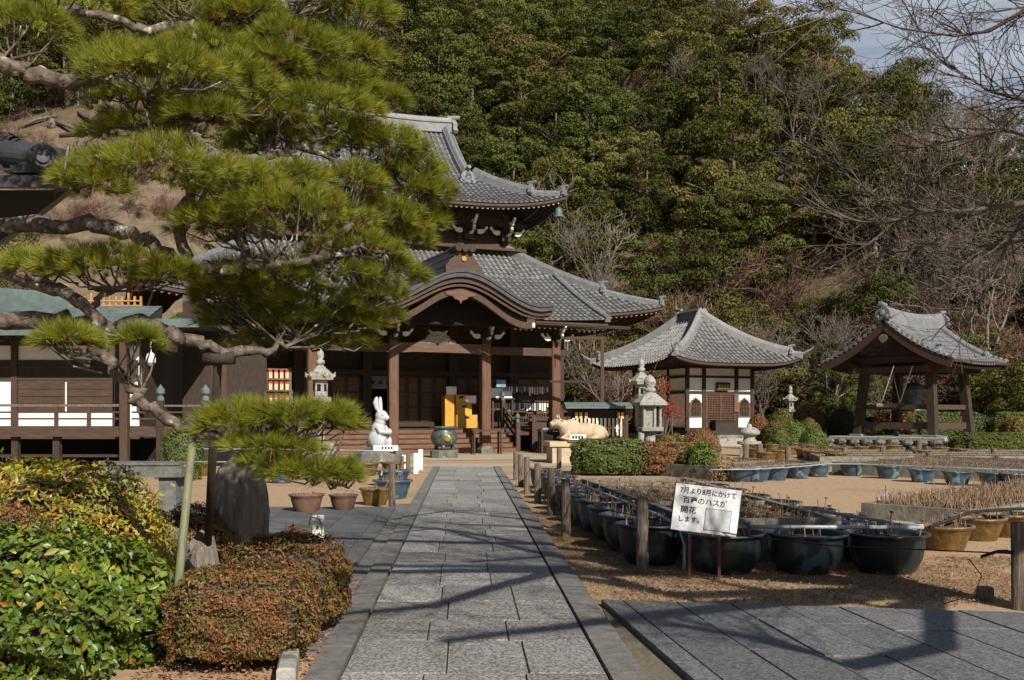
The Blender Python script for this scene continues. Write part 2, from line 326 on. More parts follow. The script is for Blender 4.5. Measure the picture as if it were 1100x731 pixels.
for j in range(ny - 1):
    for i in range(nx - 1):
        m.f.append((j * nx + i, j * nx + i + 1, (j + 1) * nx + i + 1, (j + 1) * nx + i))
        cx, cy = xs[i] + 1.2, ys[j] + 1
        m.m.append(2 if (-34 < cx < -24 and 54 < cy < 63) else 1 if bare(cx, cy) else 0)
hill = props(m.build('hillside', [M['slope'], M['bare_slope'], M['rock']], smooth=True), kind='structure')

# the approach: three uneven columns of granite slabs between two dark kerbs
def P(u, Y): return (path_x(Y) + u, Y)
def slab(mb, quad, z0, z1, b=.005):
    q = [Vector((x, y, 0)) for x, y in quad]; c = sum(q, Vector()) / 4
    inn = [p + (c - p).normalized() * b * 1.6 for p in q]
    n = 4; vs = [(p.x, p.y, z0) for p in q] + [(p.x, p.y, z1 - b) for p in q] + [(p.x, p.y, z1) for p in inn]
    fs = [(i, (i + 1) % 4, (i + 1) % 4 + 4, i + 4) for i in range(4)] + [(i + 4, (i + 1) % 4 + 4, (i + 1) % 4 + 8, i + 8) for i in range(4)] + [(8, 9, 10, 11)]
    mb.add(vs, fs)
m = MB(); y = 1.0; g = .0045
m.mi = 1
m.add([(*P(-.80, 1), .018), (*P(.80, 1), .018), (*P(.80, 29.6), .018), (*P(-.80, 29.6), .018)], [(0, 1, 2, 3)])
m.mi = 0
while y < 29.4:
    d = random.uniform(.62, 1.0); y1 = min(y + d, 29.6); a, b_ = -.27 + random.uniform(-.10, .10), .27 + random.uniform(-.10, .10)
    for u0, u1 in ((-.80, a), (a, b_), (b_, .80)):
        ja, jb = random.uniform(-.015, .015), random.uniform(-.015, .015)
        slab(m, [P(u0 + g, y + g), P(u1 - g, y + g + ja), P(u1 - g, y1 - g + jb), P(u0 + g, y1 - g)], 0, .035 + random.uniform(-.004, .004))
    y = y1
m.mi = 2
for sd in (-1, 1):
    y = 1.0
    while y < 29.5:
        y1 = min(y + random.uniform(1.3, 2.2), 29.6)
        u0, u1 = (.815, 1.03) if sd > 0 else (-1.01, -.815)
        slab(m, [P(u0, y + .006), P(u1, y + .006), P(u1, y1 - .006), P(u0, y1 - .006)], 0, .045); y = y1
props(m.build('stone_path', [M['granite'], M['joint'], M['kerbstone']]), kind='structure')

# terrace of long slabs at the near right, running beside the path
m = MB(); m.mi = 1
m.add([(.80, 1.0, .006), (9, 1.0, .006), (9, 7.0, .006), (4.0, 7.66, .006), (.745, 8.22, .006)], [(0, 1, 2, 3, 4)]); m.mi = 0
def tx(u, Y): return (.745 + u - .126 * (Y - 8.235), Y)
u = 0.0; k = 0
for wd in [.17, .43, .42, .40, .43, .42, .46, .42, .44, .42, .44, .42, .45, .43, .44, .42, .43]:
    top = 8.235 - .172 * (u + wd / 2); yy = top; first = True
    while yy > 1.0:
        ln = random.uniform(.9, 2.2) * (.55 if first else 1); y1 = max(yy - ln, .9); first = False
        s0 = .172 * wd / 2 if yy == top else 0
        slab(m, [tx(u + .006, y1 + .006), tx(u + wd - .006, y1 + .006), tx(u + wd - .006, yy - .006 - s0), tx(u + .006, yy - .006 + s0)], 0, .05 + random.uniform(-.003, .003))
        yy = y1
    u += wd
props(m.build('terrace_paving', [M['terrace'], M['joint']]), kind='structure')

# cross path of the same slabs at the left, with its border strip
m = MB(); m.mi = 1; m.add([(-7, 10.1, .006), (-1.60, 10.1, .006), (-1.94, 16.4, .006), (-7, 16.4, .006)], [(0, 1, 2, 3)]); m.mi = 0
def lx(u, Y): return (-1.60 - u - .054 * (Y - 10.1), Y)
u = 0.0
for wd in [.2] + [.52] * 10:
    yy = 10.12
    while yy < 16.4:
        y1 = min(yy + random.uniform(1.1, 2.2), 16.42)
        slab(m, [lx(u + wd - .006, yy + .006), lx(u + .006, yy + .006), lx(u + .006, y1 - .006), lx(u + wd - .006, y1 - .006)], 0, .06 + random.uniform(-.003, .003)); yy = y1
    u += wd
props(m.build('side_paving', [M['terrace'], M['joint']]), kind='structure')
m = MB(); yy = 6.5
while yy < 17:
    y1 = yy + random.uniform(.5, .9)
    slab(m, [(path_x(yy) - 1.33, yy), (path_x(yy) - 1.03, yy), (path_x(y1) - 1.03, y1 - .01), (path_x(y1) - 1.33, y1 - .01)], 0, .02 + random.uniform(-.006, .006)); yy = y1
props(m.build('side_strip', M['kerbstone']), kind='structure')
m = MB(); m.add([(-9, 29.7, .012), (9, 30.3, .012), (9, 32.2, .012), (-9, 31.6, .012)], [(0, 1, 2, 3)])
m.add([(-6, 33.0, .012), (2.5, 35.5, .012), (.6, 39.9, .012), (-7.9, 36.2, .012)], [(0, 1, 2, 3)])
props(m.build('pale_path', M['tan']), kind='structure')

# short dry grass and fallen leaves on the sandy yard
def grass(n, region, hmin, hmax, wd):
    pts = []
    while len(pts) < n:
        q = region()
        if q is not None: pts.append(q)
    Pn = np.array([(x, y, .0) for x, y in pts]); D = unit(n); D[:, 2] = np.abs(D[:, 2]) * .7 + .25; D = nrm(D)
    l = rng.uniform(hmin, hmax, n)[:, None]; s = nrm(np.cross(D, unit(n))) * wd
    V = np.stack([Pn - s, Pn + s, Pn + D * l], 1).reshape(-1, 3); return V, np.arange(len(V)).reshape(-1, 3)
def reg_near():
    y = random.uniform(8.0, 15) if random.random() < .75 else random.uniform(8, 24); lo = path_x(y) + 1.05
    x = random.uniform(lo, lo + 5.2 if y < 11 else lo + 1.6)
    if y < 8.36 - .172 * (x - .7) : return None
    if smooth_noise(x, y, 1.7) + .8 * smooth_noise(x, y, 5) < random.uniform(-1.6, .6): return None
    return x, y
V, F = grass(75000, reg_near, .02, .055, .0022)
props(link('dry_grass', np_mesh('dry_grass', V, F, M['dry'])), 'short dry winter grass on the sandy ground beside the path', 'grass', kind='stuff')
n = 8500; pts = []
while len(pts) < n:
    t = random.random()
    if t < .45: x, y = random.uniform(-2.3, -1.05), random.uniform(5.3, 9.5)
    elif t < .8: x, y = random.uniform(.9, 5.5), random.uniform(8.3, 11)
    else: x, y = random.uniform(-4.5, 9), random.uniform(8, 30)
    if abs(x - path_x(y)) < 1.0: continue
    if x > .7 and y < 8.3 - .172 * (x - .7) and random.random() < .9: continue
    pts.append((x, y, .012 + random.random() * .012))
Nn = unit(n); Nn[:, 2] = np.abs(Nn[:, 2]) + 1.2
props(link('fallen_leaves', leaves('fallen_leaves', np.array(pts), nrm(Nn), rng.uniform(.02, .045, n), rng.uniform(.012, .028, n), M['fallen'])),
      'scattered fallen brown leaves on the ground', 'fallen leaves', kind='stuff')

# ------------------------------------------------------------------ the forest on the hillside
def clump_tree(seed, h, rad, nb, cards, size, base=-.02, flat=1.0, top=.5):
    """crown made of many leafy clumps spread over and inside an uneven ellipsoid"""
    r = np.random.default_rng(seed); Ps, Ns = [], []
    zc = h * (base + (1 - base) * .48); hz = h * (1 - base) * .52
    for i in range(nb):
        d = unit(1, r)[0]; d[2] = d[2] * .95 + .15; q = r.uniform(.45, 1.0) ** .6
        wob = 1 + .18 * math.sin(3 * math.atan2(d[1], d[0]) + seed) + .12 * r.normal()
        c = np.array([d[0] * rad * q * wob, d[1] * rad * q * wob, zc + d[2] * hz * q])
        br = r.uniform(.55, 1.2) * rad * .28
        v = unit(cards, r); v[:, 2] = np.where(v[:, 2] < -.35, -v[:, 2], v[:, 2])
        Ps.append(c + v * br * np.array([1.15, 1.15, .72 * flat]) * (r.uniform(.55, 1.05, cards) ** .5)[:, None]); Ns.append(nrm(v + unit(cards, r) * .55))
    Pn, Nn = np.concatenate(Ps), np.concatenate(Ns); n = len(Pn)
    return leaf_arrays(Pn, Nn, r.uniform(.7, 1.3, n) * size, r.uniform(.5, .9, n) * size, .15)
def trunk_mesh(seed, h, rad, m, r0=.22):
    rs = random.Random(seed); mb = MB(); top = [rs.uniform(-.4, .4), rs.uniform(-.4, .4), h * .8]
    pts = [(0, 0, -.6), (top[0] * .2, top[1] * .3, h * .2), (top[0] * .7, top[1] * .5, h * .5), top]
    mb.tube(pts, [r0 * 1.3, r0, r0 * .7, r0 * .25], 7)
    for i in range(7):
        t = rs.uniform(.3, .8); a = rs.uniform(0, 6.28); p = Vector(pts[1]).lerp(Vector(pts[3]), t)
        q = p + Vector((math.cos(a) * rad * .7, math.sin(a) * rad * .7, h * .13)); mb.tube([p, p.lerp(q, .5) + Vector((0, 0, .15)), q], [r0 * .38, r0 * .25, .03], 5)
    return mb.mesh('trunk', m, True)
protos = []
specs = [('leaf_dark', 11, 8.5, 3.2, 60, 230, .185), ('leaf_dark', 12, 10, 3.5, 70, 230, .19), ('leaf_mid', 13, 8.5, 3.3, 62, 230, .185), ('leaf_mid', 14, 10, 3.6, 72, 230, .19),
         ('leaf_olive', 15, 8.5, 3.2, 58, 230, .185), ('leaf_dark', 16, 11, 3.2, 74, 230, .19), ('leaf_olive', 17, 7.5, 3.4, 58, 230, .185)]
for k, sd, h, rad, nb, cards, size in specs:
    V, F = clump_tree(sd, h, rad, nb, cards, size)
    protos.append((np_mesh('crown', V, F, M[k]), trunk_mesh(sd, h, rad, M['bark_pale'] if sd % 2 else M['bark']), k, h))
def bare_mesh(seed, h, m, kids=3, mx=6, spread=.62, r0=.16, stems=1, grav=.05, minr=.011):
    rs = random.Random(seed); mb = MB()
    for i in range(stems):
        branch(mb, (rs.uniform(-.2, .2) * (stems > 1), rs.uniform(-.2, .2) * (stems > 1), -.5), (rs.uniform(-.25, .25) * stems ** .5, rs.uniform(-.25, .25) * stems ** .5, 1), h * .34, r0, 0, mx, rs, kids, spread, grav, None, .68, 3, minr, .74)
    return mb.mesh('branches', m)
bares = [(bare_mesh(21, 9, M['bark_pale']), 9), (bare_mesh(22, 10, M['bark_pale'], spread=.7), 10), (bare_mesh(23, 8.5, M['twig_pink'], spread=.75), 8.5)]
shrubs = [bare_mesh(31, 4.2, M['twig_pink'], 3, 5, .75, .05, 4, .02, .010), bare_mesh(32, 3.6, M['twig_pink'], 3, 5, .85, .045, 5, .0, .010)]
tree_label = {'leaf_dark': 'dark evergreen tree in the thick wood climbing the hill behind the temple', 'leaf_mid': 'mid green broadleaf evergreen in the wood on the hill behind the temple',
              'leaf_olive': 'olive brown leafed tree in the wood on the hill behind the temple'}
fr = random.Random(5); bare_trees = []
def put_tree(x, y, kind, s, label=None, group=None, cat='tree'):
    z = max(hill_z(x, y), 0) - .3
    if kind < 100:
        cm, tm, k, h = protos[kind]
        o = thing('evergreen_tree', label or tree_label[k], cat, (x, y, z), fr.uniform(0, 6.28), group or 'evergreen trees on the hillside'); o.scale = (s, s, s * fr.uniform(.9, 1.12))
        link('crown', cm, o); link('trunk', tm, o)
    else:
        o = props(link('bare_tree', bares[kind - 100][0], None, (x, y, z), fr.uniform(0, 6.28)), label or 'leafless grey twigged tree among the evergreens on the hillside', cat, group or 'bare trees on the hillside')
        o.scale = (s * 1.15, s * 1.15, s)
    return o
y = 55.0
while y < 128:
    step = 3.9 if y < 75 else 4.6 if y < 95 else 5.4
    x = -.56 * y - 3
    while x < .60 * y:
        X, Y = x + fr.uniform(-.42, .42) * step, y + fr.uniform(-.42, .42) * step; x += step * 1.02
        z = hill_z(X, Y)
        if z < .8 or bare(X, Y): continue
        if X < -16 and Y < 60: continue
        if z < 5 and -18 < X < 2: continue
        r = X / Y                                   # the wood turns from evergreen to leafless towards the right
        pb = np.interp(r, [-.5, -.02, .06, .2, .34, .42, .6], [.0, .02, .12, .34, .46, .6, .72]) + (.25 if z < 10 and r > .08 else 0) - (.3 if z > 30 and r > .26 else 0)
        if fr.random() < pb: put_tree(X, Y, 100 + fr.choice([0, 1, 2, 2]), fr.uniform(.85, 1.2))
        else:
            c = fr.choices(range(7), [3, 3, 2, 2, .8, 2, .6] if r < .1 else [1.6, 1.2, 3, 2, 2, .6, 2])[0]
            put_tree(X, Y, c, fr.uniform(.85, 1.15) * (1.1 if Y > 90 else 1) * (.7 if z < 6 else 1))
    y += step * .92
# russet undergrowth at the foot of the slope
for i in range(150):
    X = fr.uniform(-2, 44); Y = np.interp(X, [-2, 6, 20, 26, 45], [67, 65.5, 63.5, 58.5, 57.5]) + fr.uniform(0, 14) * fr.random() ** .5
    o = props(link('russet_shrub', shrubs[i % 2], None, (X, Y, max(hill_z(X, Y), 0) - .2), fr.uniform(0, 6.28)), 'leafless russet twigged shrub at the foot of the wooded slope', 'shrub', 'russet shrubs at the foot of the slope')
    s = fr.uniform(.75, 1.35); o.scale = (s * 1.2, s * 1.2, s)
V, F = clump_tree(41, 2.6, 1.5, 26, 110, .13, base=.05); bush_mid = np_mesh('foliage', V, F, M['leaf_mid']); bush_dark = np_mesh('foliage', V, F, M['leaf_dark']); bush_rust = np_mesh('foliage', V, F, M['leaf_rust'])
for i in range(120):
    X = fr.uniform(-3, 42); Y = np.interp(X, [-2, 6, 20, 26, 45], [66, 64.5, 62, 57.5, 56.5]) + fr.uniform(-1, 13) * fr.random() ** .4
    k = fr.choice([0, 0, 1, 2])
    o = props(link('wild_bush', (bush_mid, bush_dark, bush_rust)[k], None, (X, Y, max(hill_z(X, Y), 0) - .2), fr.uniform(0, 6.28)),
              ('mid green wild bush at the foot of the wooded slope', 'dark green wild bush at the foot of the wooded slope', 'rust brown wild bush at the foot of the wooded slope')[k], 'bush', 'wild bushes at the foot of the slope')
    s = fr.uniform(.7, 1.25); o.scale = (s, s, s * .9)
# the cleared slope on the left: felled trunks, stumps, a mesh fence above
def slope_pt(px, py, Y0=54, Y1=100):
    y = Y0
    while y < Y1:
        p = at(px, py, y)
        if hill_z(p.x, y) - .35 >= p.z: return Vector((p.x, y, hill_z(p.x, y) - .35))
        y += .25
    return at(px, py, 70)
logs = [((85, 125), (130, 158)), ((65, 150), (120, 147)), ((110, 150), (175, 163)), ((60, 135), (100, 152)), ((120, 172), (178, 158)), ((48, 165), (90, 172)), ((20, 140), (62, 128)), ((95, 160), (150, 168))]
for i, (a, b) in enumerate(logs):
    p, q = slope_pt(*a), slope_pt(*b); mb = MB(); mid = p.lerp(q, .5) + Vector((0, -.2, .3)); mb.tube([p + Vector((0, -.1, .15)), mid, q + Vector((0, -.1, .15))], [.17, .15, .07], 7)
    rs = random.Random(i)
    for k in range(4):
        c = p.lerp(q, rs.uniform(.3, .95)) + Vector((0, -.15, .25)); mb.tube([c, c + Vector((rs.uniform(-.8, .8), -.2, rs.uniform(.3, .9)))], [.06, .015], 5)
    props(mb.build('fallen_log', M['bark_pale'], None, True), 'grey felled trunk with broken limbs lying on the cleared slope', 'log', 'felled trunks on the cleared slope')
for i, (a, b) in enumerate([(100, 132), (138, 140), (147, 137), (56, 138), (92, 156), (120, 128)]):
    p = slope_pt(a, b); mb = MB(); mb.lathe([(.42, -.2), (.3, .15), (.26, .55), (.2, .62)], 9, p)
    for k in range(5):
        an = k * 1.25; mb.tube([p + Vector((0, 0, .25)), p + Vector((math.cos(an) * .6, math.sin(an) * .6 - .1, .1 + .2 * (k % 2)))], [.12, .03], 5)
    props(mb.build('tree_stump', M['bark_pale'], None, True), 'pale weathered stump with roots on the cleared slope', 'stump', 'stumps on the cleared slope')
mf = MB(); pts = [slope_pt(x, 118 - .05 * x, 60, 100) for x in range(-12, 190, 12)]
t = thing('mesh_fence', 'wire mesh fence on grey posts along the top of the cleared slope', 'fence', pts[0])
for p in pts:
    q = p - pts[0]; a = MB(); a.tube([q + Vector((0, 0, -.3)), q + Vector((0, 0, 2.1))], .05, 6); a.build('post', M['metalgrey'], t)
for k in range(12):
    mf.tube([p - pts[0] + Vector((0, 0, .12 + k * .17)) for p in pts], .010, 3, False)
for p, q in zip(pts, pts[1:]):
    for k in range(6):
        c = p.lerp(q, k / 6) - pts[0]; mf.tube([c, c + Vector((0, 0, 2.0))], .010, 3, False)
mf.build('mesh_panel', M['ridge'], t)

for i in range(70):
    p = slope_pt(fr.uniform(0, 200), fr.uniform(112, 262)); o = props(link('dry_scrub', shrubs[i % 2], None, p - Vector((0, 0, .2)), fr.uniform(0, 6.28)), 'leafless dry scrub growing on the cleared slope', 'shrub', 'dry scrub on the cleared slope'); s_ = fr.uniform(.25, .75); o.scale = (s_, s_, s_)
# ------------------------------------------------------------------ roofs
def V3(*a): return Vector(a)
def tiles(mb, S, u0, u1, dfn, du=.27, dl=.33, r=.088, mi_rib=0, mi_pan=1, seg=5, nmin=.3):
    """rows of half-round tiles and hollow pans up the slope S(u, d), every tile its own piece"""
    n = max(1, round((u1 - u0) / du)); du = (u1 - u0) / n; e = .02
    def frame(u, d):
        p = S(u, d); a = (S(u + e, d) - S(u - e, d)); b = S(u, d + e) - S(u, max(d - e, 0))
        a.normalize(); b.normalize(); N = a.cross(b).normalized()
        if N.z < 0: N = -N
        return p, a, N
    for i in range(n + 1):
        u = u0 + i * du; d1 = dfn(min(max(u, u0 + 1e-3), u1 - 1e-3)); d = 0.0
        if d1 < .08: continue
        k = max(1, round(d1 / dl)); st = d1 / k; fr_ = [frame(u, j * st) for j in range(k + 1)]
        mb.mi = mi_rib
        for j in range(k):
            vs = []
            for (p, a, N), rr, up in ((fr_[j], r, .018), (fr_[j + 1], r * .86, 0)):
                for q in range(seg):
                    t = math.pi * q / (seg - 1); vs.append(p + a * (math.cos(t) * rr) + N * (math.sin(t) * rr * 1.05 + up))
            fs = [(q, q + 1, seg + q + 1, seg + q) for q in range(seg - 1)]
            if j == 0: fs.append(tuple(reversed(range(seg))))
            mb.add(vs, fs)
        if i < n:
            um = u + du / 2; d1 = dfn(um)
            if d1 < .08: continue
            k = max(1, round(d1 / dl)); st = d1 / k; mb.mi = mi_pan
            for j in range(k):
                A, B, C, D = S(u, j * st), S(u + du, j * st), S(u + du, (j + 1) * st), S(u, (j + 1) * st)
                N = (B - A).cross(D - A).normalized(); N = N if N.z > 0 else -N; lo = N * .022
                mb.add([A + lo, B + lo, C, D], [(0, 1, 2, 3)])
def ridge_prof(wd, h, cap=.5):
    c = wd * cap; pr = [(-wd / 2, -.10), (wd / 2, -.10), (wd / 2 * .9, h * .6), (c * .72, h * .66)]
    pr += [(c * .62 * math.cos(t), h * .66 + h * .34 * math.sin(t)) for t in (R(25), R(60), R(90), R(120), R(155))]
    return pr + [(-c * .72, h * .66), (-wd / 2 * .9, h * .6)]
def onigawara(p, out, s, parent, m=None, name='ridge_end_tile'):
    """ridge-end ornament: shouldered plate with a round boss and a tile roll on top"""
    o = Vector((out[0], out[1], 0)).normalized(); sd = Vector((-o.y, o.x, 0)); mb = MB()
    poly = [(-.5, 0), (.5, 0), (.62, .12), (.46, .26), (.5, .5), (.3, .72), (.12, .86), (-.12, .86), (-.3, .72), (-.5, .5), (-.46, .26), (-.62, .12)]
    mb.prism([(x * s, z * s) for x, z in poly], Vector(p) - o * .1 * s, sd, (0, 0, 1), o * .24 * s)
    for x, z, r in ((0, .42, .2), (-.3, .18, .12), (.3, .18, .12)):
        c = Vector(p) + sd * x * s + Vector((0, 0, z * s)); mb.tube([c, c + o * .2 * s, c + o * .24 * s], [r * s, r * s, r * s * .5], 10)
    c = Vector(p) + Vector((0, 0, .92 * s)); mb.tube([c - o * .3 * s, c + o * .42 * s + Vector((0, 0, .1 * s))], .13 * s, 9)
    return mb.build(name, m or M['ridge'], parent)
class Hip:
    """hipped slopes at 45 degrees round a rectangle: half sizes A, B about (0, yc); prof(d) the height d in from the eave"""
    def __init__(s, A, B, yc, prof, up, D): s.A, s.B, s.yc, s.prof, s.up, s.D = A, B, yc, prof, up, D
    def z(s, u, d, half): return s.prof(d) + s.up * min(1, abs(u) / max(half - d, .05)) ** 4 * max(0, 1 - d / s.D) ** 2
    def front(s, u, d): return V3(u, s.yc - s.B + d, s.z(u, d, s.A))
    def back(s, u, d): return V3(u, s.yc + s.B - d, s.z(u, d, s.A))
    def right(s, u, d): return V3(s.A - d, s.yc + u, s.z(u, d, s.B))
    def left(s, u, d): return V3(-s.A + d, s.yc + u, s.z(u, d, s.B))
def eaves(hip, parent, over, sides=('front', 'right', 'left'), rs=.27, dz=.17, white=True, rw=.10, rh=.12, tiers=2, mats=None, name='rafters'):
    """boarded soffit, fascia and rafters with pale painted ends under a hip's eave"""
    so, fa, ra = MB(), MB(), MB()
    for sd in sides:
        S = getattr(hip, sd); half = hip.A if sd in ('front', 'back') else hip.B; n = 40
        us = [-half + 2 * half * i / n for i in range(n + 1)]
        for i in range(n):
            q = []
            for u, d in ((us[i], .1), (us[i + 1], .1), (us[i + 1], over), (us[i], over)):
                uu = max(-half + d, min(half - d, u)); p = S(uu, d); q.append(p - Vector((0, 0, dz + .02)))
            so.add(q, [(0, 1, 2, 3)])
        for d, z0, z1 in ((.03, -.035, -.15), (.11, -.152, -.24)):
            for i in range(n):
                a, b = max(-half + d, us[i]), max(-half + d, us[i + 1]); a, b = min(half - d, a), min(half - d, b)
                p, q = S(a, d), S(b, d); p1, q1 = S(a, d + .09), S(b, d + .09)
                if (q - p).length < .01: continue
                z = [Vector((0, 0, z0)), Vector((0, 0, z1))]
                p1.z, q1.z = p.z, q.z
                fa.add([p + z[0], q + z[0], q + z[1], p + z[1], p1 + z[0], q1 + z[0], q1 + z[1], p1 + z[1]], [(0, 1, 2, 3), (4, 7, 6, 5), (3, 2, 6, 7), (0, 4, 5, 1)])
        k = int(2 * half / rs); tl = [(.16, over * .62, dz + .08)] + ([(over * .40, over, dz + .24)] if tiers == 2 else [])
        for i in range(k + 1):
            u = -half + .12 + i * (2 * half - .24) / k
            for d0, d1, zz in tl:
                d1 = min(d1, half - abs(u))
                if d1 - d0 < .1: continue
                p, q = S(u, d0) - Vector((0, 0, zz)), S(u, d1) - Vector((0, 0, zz)); ra.mi = 0; ra.beam(p, q, rw, rh)
                if white:
                    t = (p - q).normalized(); ra.mi = 1; ra.beam(p + t * .004, p + t * .016, rw * .98, rh * .98)
    a = mats or (M['wood_dark'], M['fascia'])
    so.build('soffit', a[0], parent); fa.build('eave_edge', a[1], parent); ra.build(name, [M['wood_dark'], M['whitepaint']], parent)
def hip_ridges(hip, d0, d1, parent, wd=.34, h=.42, corners=((1, -1), (-1, -1), (1, 1), (-1, 1)), s=.55, m=None, step=True):
    for sx, sy in corners:
        def pt(d, lift=0): return V3(sx * (hip.A - d), hip.yc + sy * (hip.B - d), hip.prof(d) + hip.up * max(0, 1 - d / hip.D) ** 2 + lift)
        mb = MB(); n = 14; split = d0 + (d1 - d0) * .38
        mb.sweep([pt(d0 + .15 + (split - d0) * i / 6) for i in range(7)], ridge_prof(wd * .85, h * .62))
        mb.sweep([pt(split + (d1 - split) * i / n) for i in range(n + 1)], ridge_prof(wd, h))
        rg = mb.build('hip_ridge', m or M['ridge'], parent)
        out = Vector((sx, sy, 0)).normalized()
        onigawara(pt(d0 + .1, .0), out, s * .8, rg, m); onigawara(pt(split - .05, .02), out, s, rg, m)

# ------------------------------------------------------------------ main hall
HALL_A = R(24)
hall = thing('main_hall', 'large two-tiered tile roofed wooden temple hall with a curved gable over its porch', 'temple hall', (-2.95, 40, 0), HALL_A)
def hall_world(a, b, z=0):
    c, s = math.cos(HALL_A), math.sin(HALL_A); return Vector((-2.95 + a * c - b * s, 40 + a * s + b * c, z))
def part(mb, name, m, smooth=False, parent=hall): return mb.build(name, m, parent, smooth)
# lower main roof, porch roof, upper roof
loprof = lambda d: 6.1 + 3.7 * (.70 * (d / 5.8) + .30 * (d / 5.8) ** 2)
lo = Hip(11.8, 9.8, 11.3, loprof, .62, 5.8)
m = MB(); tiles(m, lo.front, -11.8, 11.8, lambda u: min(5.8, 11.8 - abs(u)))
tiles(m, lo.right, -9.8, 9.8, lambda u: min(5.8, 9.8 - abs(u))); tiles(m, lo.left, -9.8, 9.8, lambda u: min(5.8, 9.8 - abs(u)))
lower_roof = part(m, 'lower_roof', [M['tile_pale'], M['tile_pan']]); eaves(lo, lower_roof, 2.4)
hip_ridges(lo, 0, 5.75, lower_roof)
# porch roof flowing out of the lower roof
kprof = lambda d: 5.55 + .40 * d + .018 * d * d
KX = 7.4
def kS(u, d): return V3(u, -.85 + d, kprof(d) + .16 * (abs(u) / KX) ** 4)
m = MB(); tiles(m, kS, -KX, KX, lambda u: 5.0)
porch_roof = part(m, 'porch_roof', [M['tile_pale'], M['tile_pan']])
m = MB()
for sx in (-1, 1): m = MB(); m.sweep([kS(sx * KX, d) for d in np.linspace(0, 5.2, 12)], ridge_prof(.26, .2)); m.build('edge_ridge', M['ridge'], porch_roof)
m = MB(); f = MB(); r_ = MB()
for sx in (-1, 1): f.beam((sx * 3.5, -.80, 5.47), (sx * KX, -.80, 5.47), .07, .12); f.beam((sx * 3.5, -.68, 5.34), (sx * KX, -.68, 5.34), .07, .13)
f.build('eave_edge', M['fascia'], porch_roof)
m.add([(-KX, -.7, 5.42), (KX, -.7, 5.42), (KX, 3.6, 7.2), (-KX, 3.6, 7.2)], [(0, 1, 2, 3)]); m.build('soffit', M['wood_dark'], porch_roof)
for i in range(58):
    x = -KX + .12 + i * (2 * KX - .24) / 57
    if abs(x) < 3.3: continue
    for d0, z0 in ((-.62, 5.30), (.15, 5.28)):
        p, q = V3(x, d0, z0), V3(x, d0 + 2.2, z0 + .9); r_.mi = 0; r_.beam(p, q, .10, .12); t = (p - q).normalized(); r_.mi = 1; r_.beam(p + t * .004, p + t * .016, .098, .118)
r_.build('rafters', [M['wood_dark'], M['whitepaint']], porch_roof)
m = MB(); m.tube([(3.7, -1.0, 5.42), (8.35, -1.0, 5.36)], .075, 8); m.beam((3.7, -1.0, 5.46), (8.35, -1.0, 5.40), .2, .03); m.build('gutter', M['wood'], porch_roof)
# curved gable (karahafu) over the middle of the porch
def kz(x, w=3.35):
    x = abs(x); return .5 * (1 + math.cos(math.pi * min(x / w, 1))) + (.06 * max(0, x - w) / .5)
KB, KE = -2.7, 3.8
NX = 48; xs_ = [-3.85 + 7.7 * i / NX for i in range(NX + 1)]
def kara(mb, y0, y1, z0, h, th, wsc=1.0, lim=1.0):
    pts = [(x * lim, z0 + h * kz(x * lim, 3.35 * wsc)) for x in xs_]
    vs, n = [], len(pts)
    for yy in (y0, y1): vs += [(x, yy, z) for x, z in pts] + [(x, yy, z - th) for x, z in pts]
    fs = []
    for i in range(n - 1):
        fs += [(i, i + n, i + n + 1, i + 1), (2 * n + i, 2 * n + i + 1, 3 * n + i + 1, 3 * n + i), (i, i + 1, 2 * n + i + 1, 2 * n + i), (n + i, 3 * n + i, 3 * n + i + 1, n + i + 1)]
    fs += [(0, 2 * n, 3 * n, n), (n - 1, 2 * n - 1, 4 * n - 1, 3 * n - 1)]
    mb.add(vs, fs)
m = MB()
for j in range(26): kara(m, KB + j * .26, KB + (j + 1) * .26 + .02, 5.92 + .005 * (j % 2), 1.2, .16)
gable = part(m, 'curved_gable_roof', M['bark_roof'], False)
m = MB()
kara(m, KB - .03, KB + .12, 5.93, 1.2, .22); kara(m, KB - .08, KB - .035, 5.97, 1.21, .10)
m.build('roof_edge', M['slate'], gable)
m = MB(); kara(m, KB + .10, KB + .24, 5.78, 1.17, .24); kara(m, KB + .2, KB + .34, 5.53, 1.13, .10, .97, .97)
m.build('bargeboard', M['fascia'], gable)
m = MB(); kara(m, KB + .35, KB + .5, 5.30, 1.22, .26, .86, .80); m.build('inner_bargeboard', M['wood'], gable)
m = MB(); kara(m, KB + .5, 1.2, 5.45, 1.08, .06, .95, .95); m.build('soffit', M['wood_dark'], gable)
m = MB(); pd = [(0, -.34), (.08, -.2), (.24, -.16), (.34, -.05), (.58, -.02), (.66, .1), (.36, .14), (.16, .22), (0, .24)]
m.prism(pd + [(-x, z) for x, z in reversed(pd[1:-1])], (0, KB + .30, 6.24), (1, 0, 0), (0, 0, 1), (0, .08, 0)); m.build('gable_pendant', M['wood_lit'], gable)
for sx in (-1, 1): m = MB(); m.cbox((sx * 3.05, KB + .42, 5.28), (.34, .02, .34)); m.build('gable_end_cap', M['whitepaint'], gable)
m = MB(); pl = [(-3.3, 5.2), (3.3, 5.2)] + [(x, 5.40 + 1.08 * kz(x)) for x in np.linspace(3.3, -3.3, 25)]; m.prism(pl, (0, -1.08, 0), (1, 0, 0), (0, 0, 1), (0, .06, 0)); m.build('gable_shade_panel', M['black'], gable)  # added black sheet standing in for the dark hollow under the arch
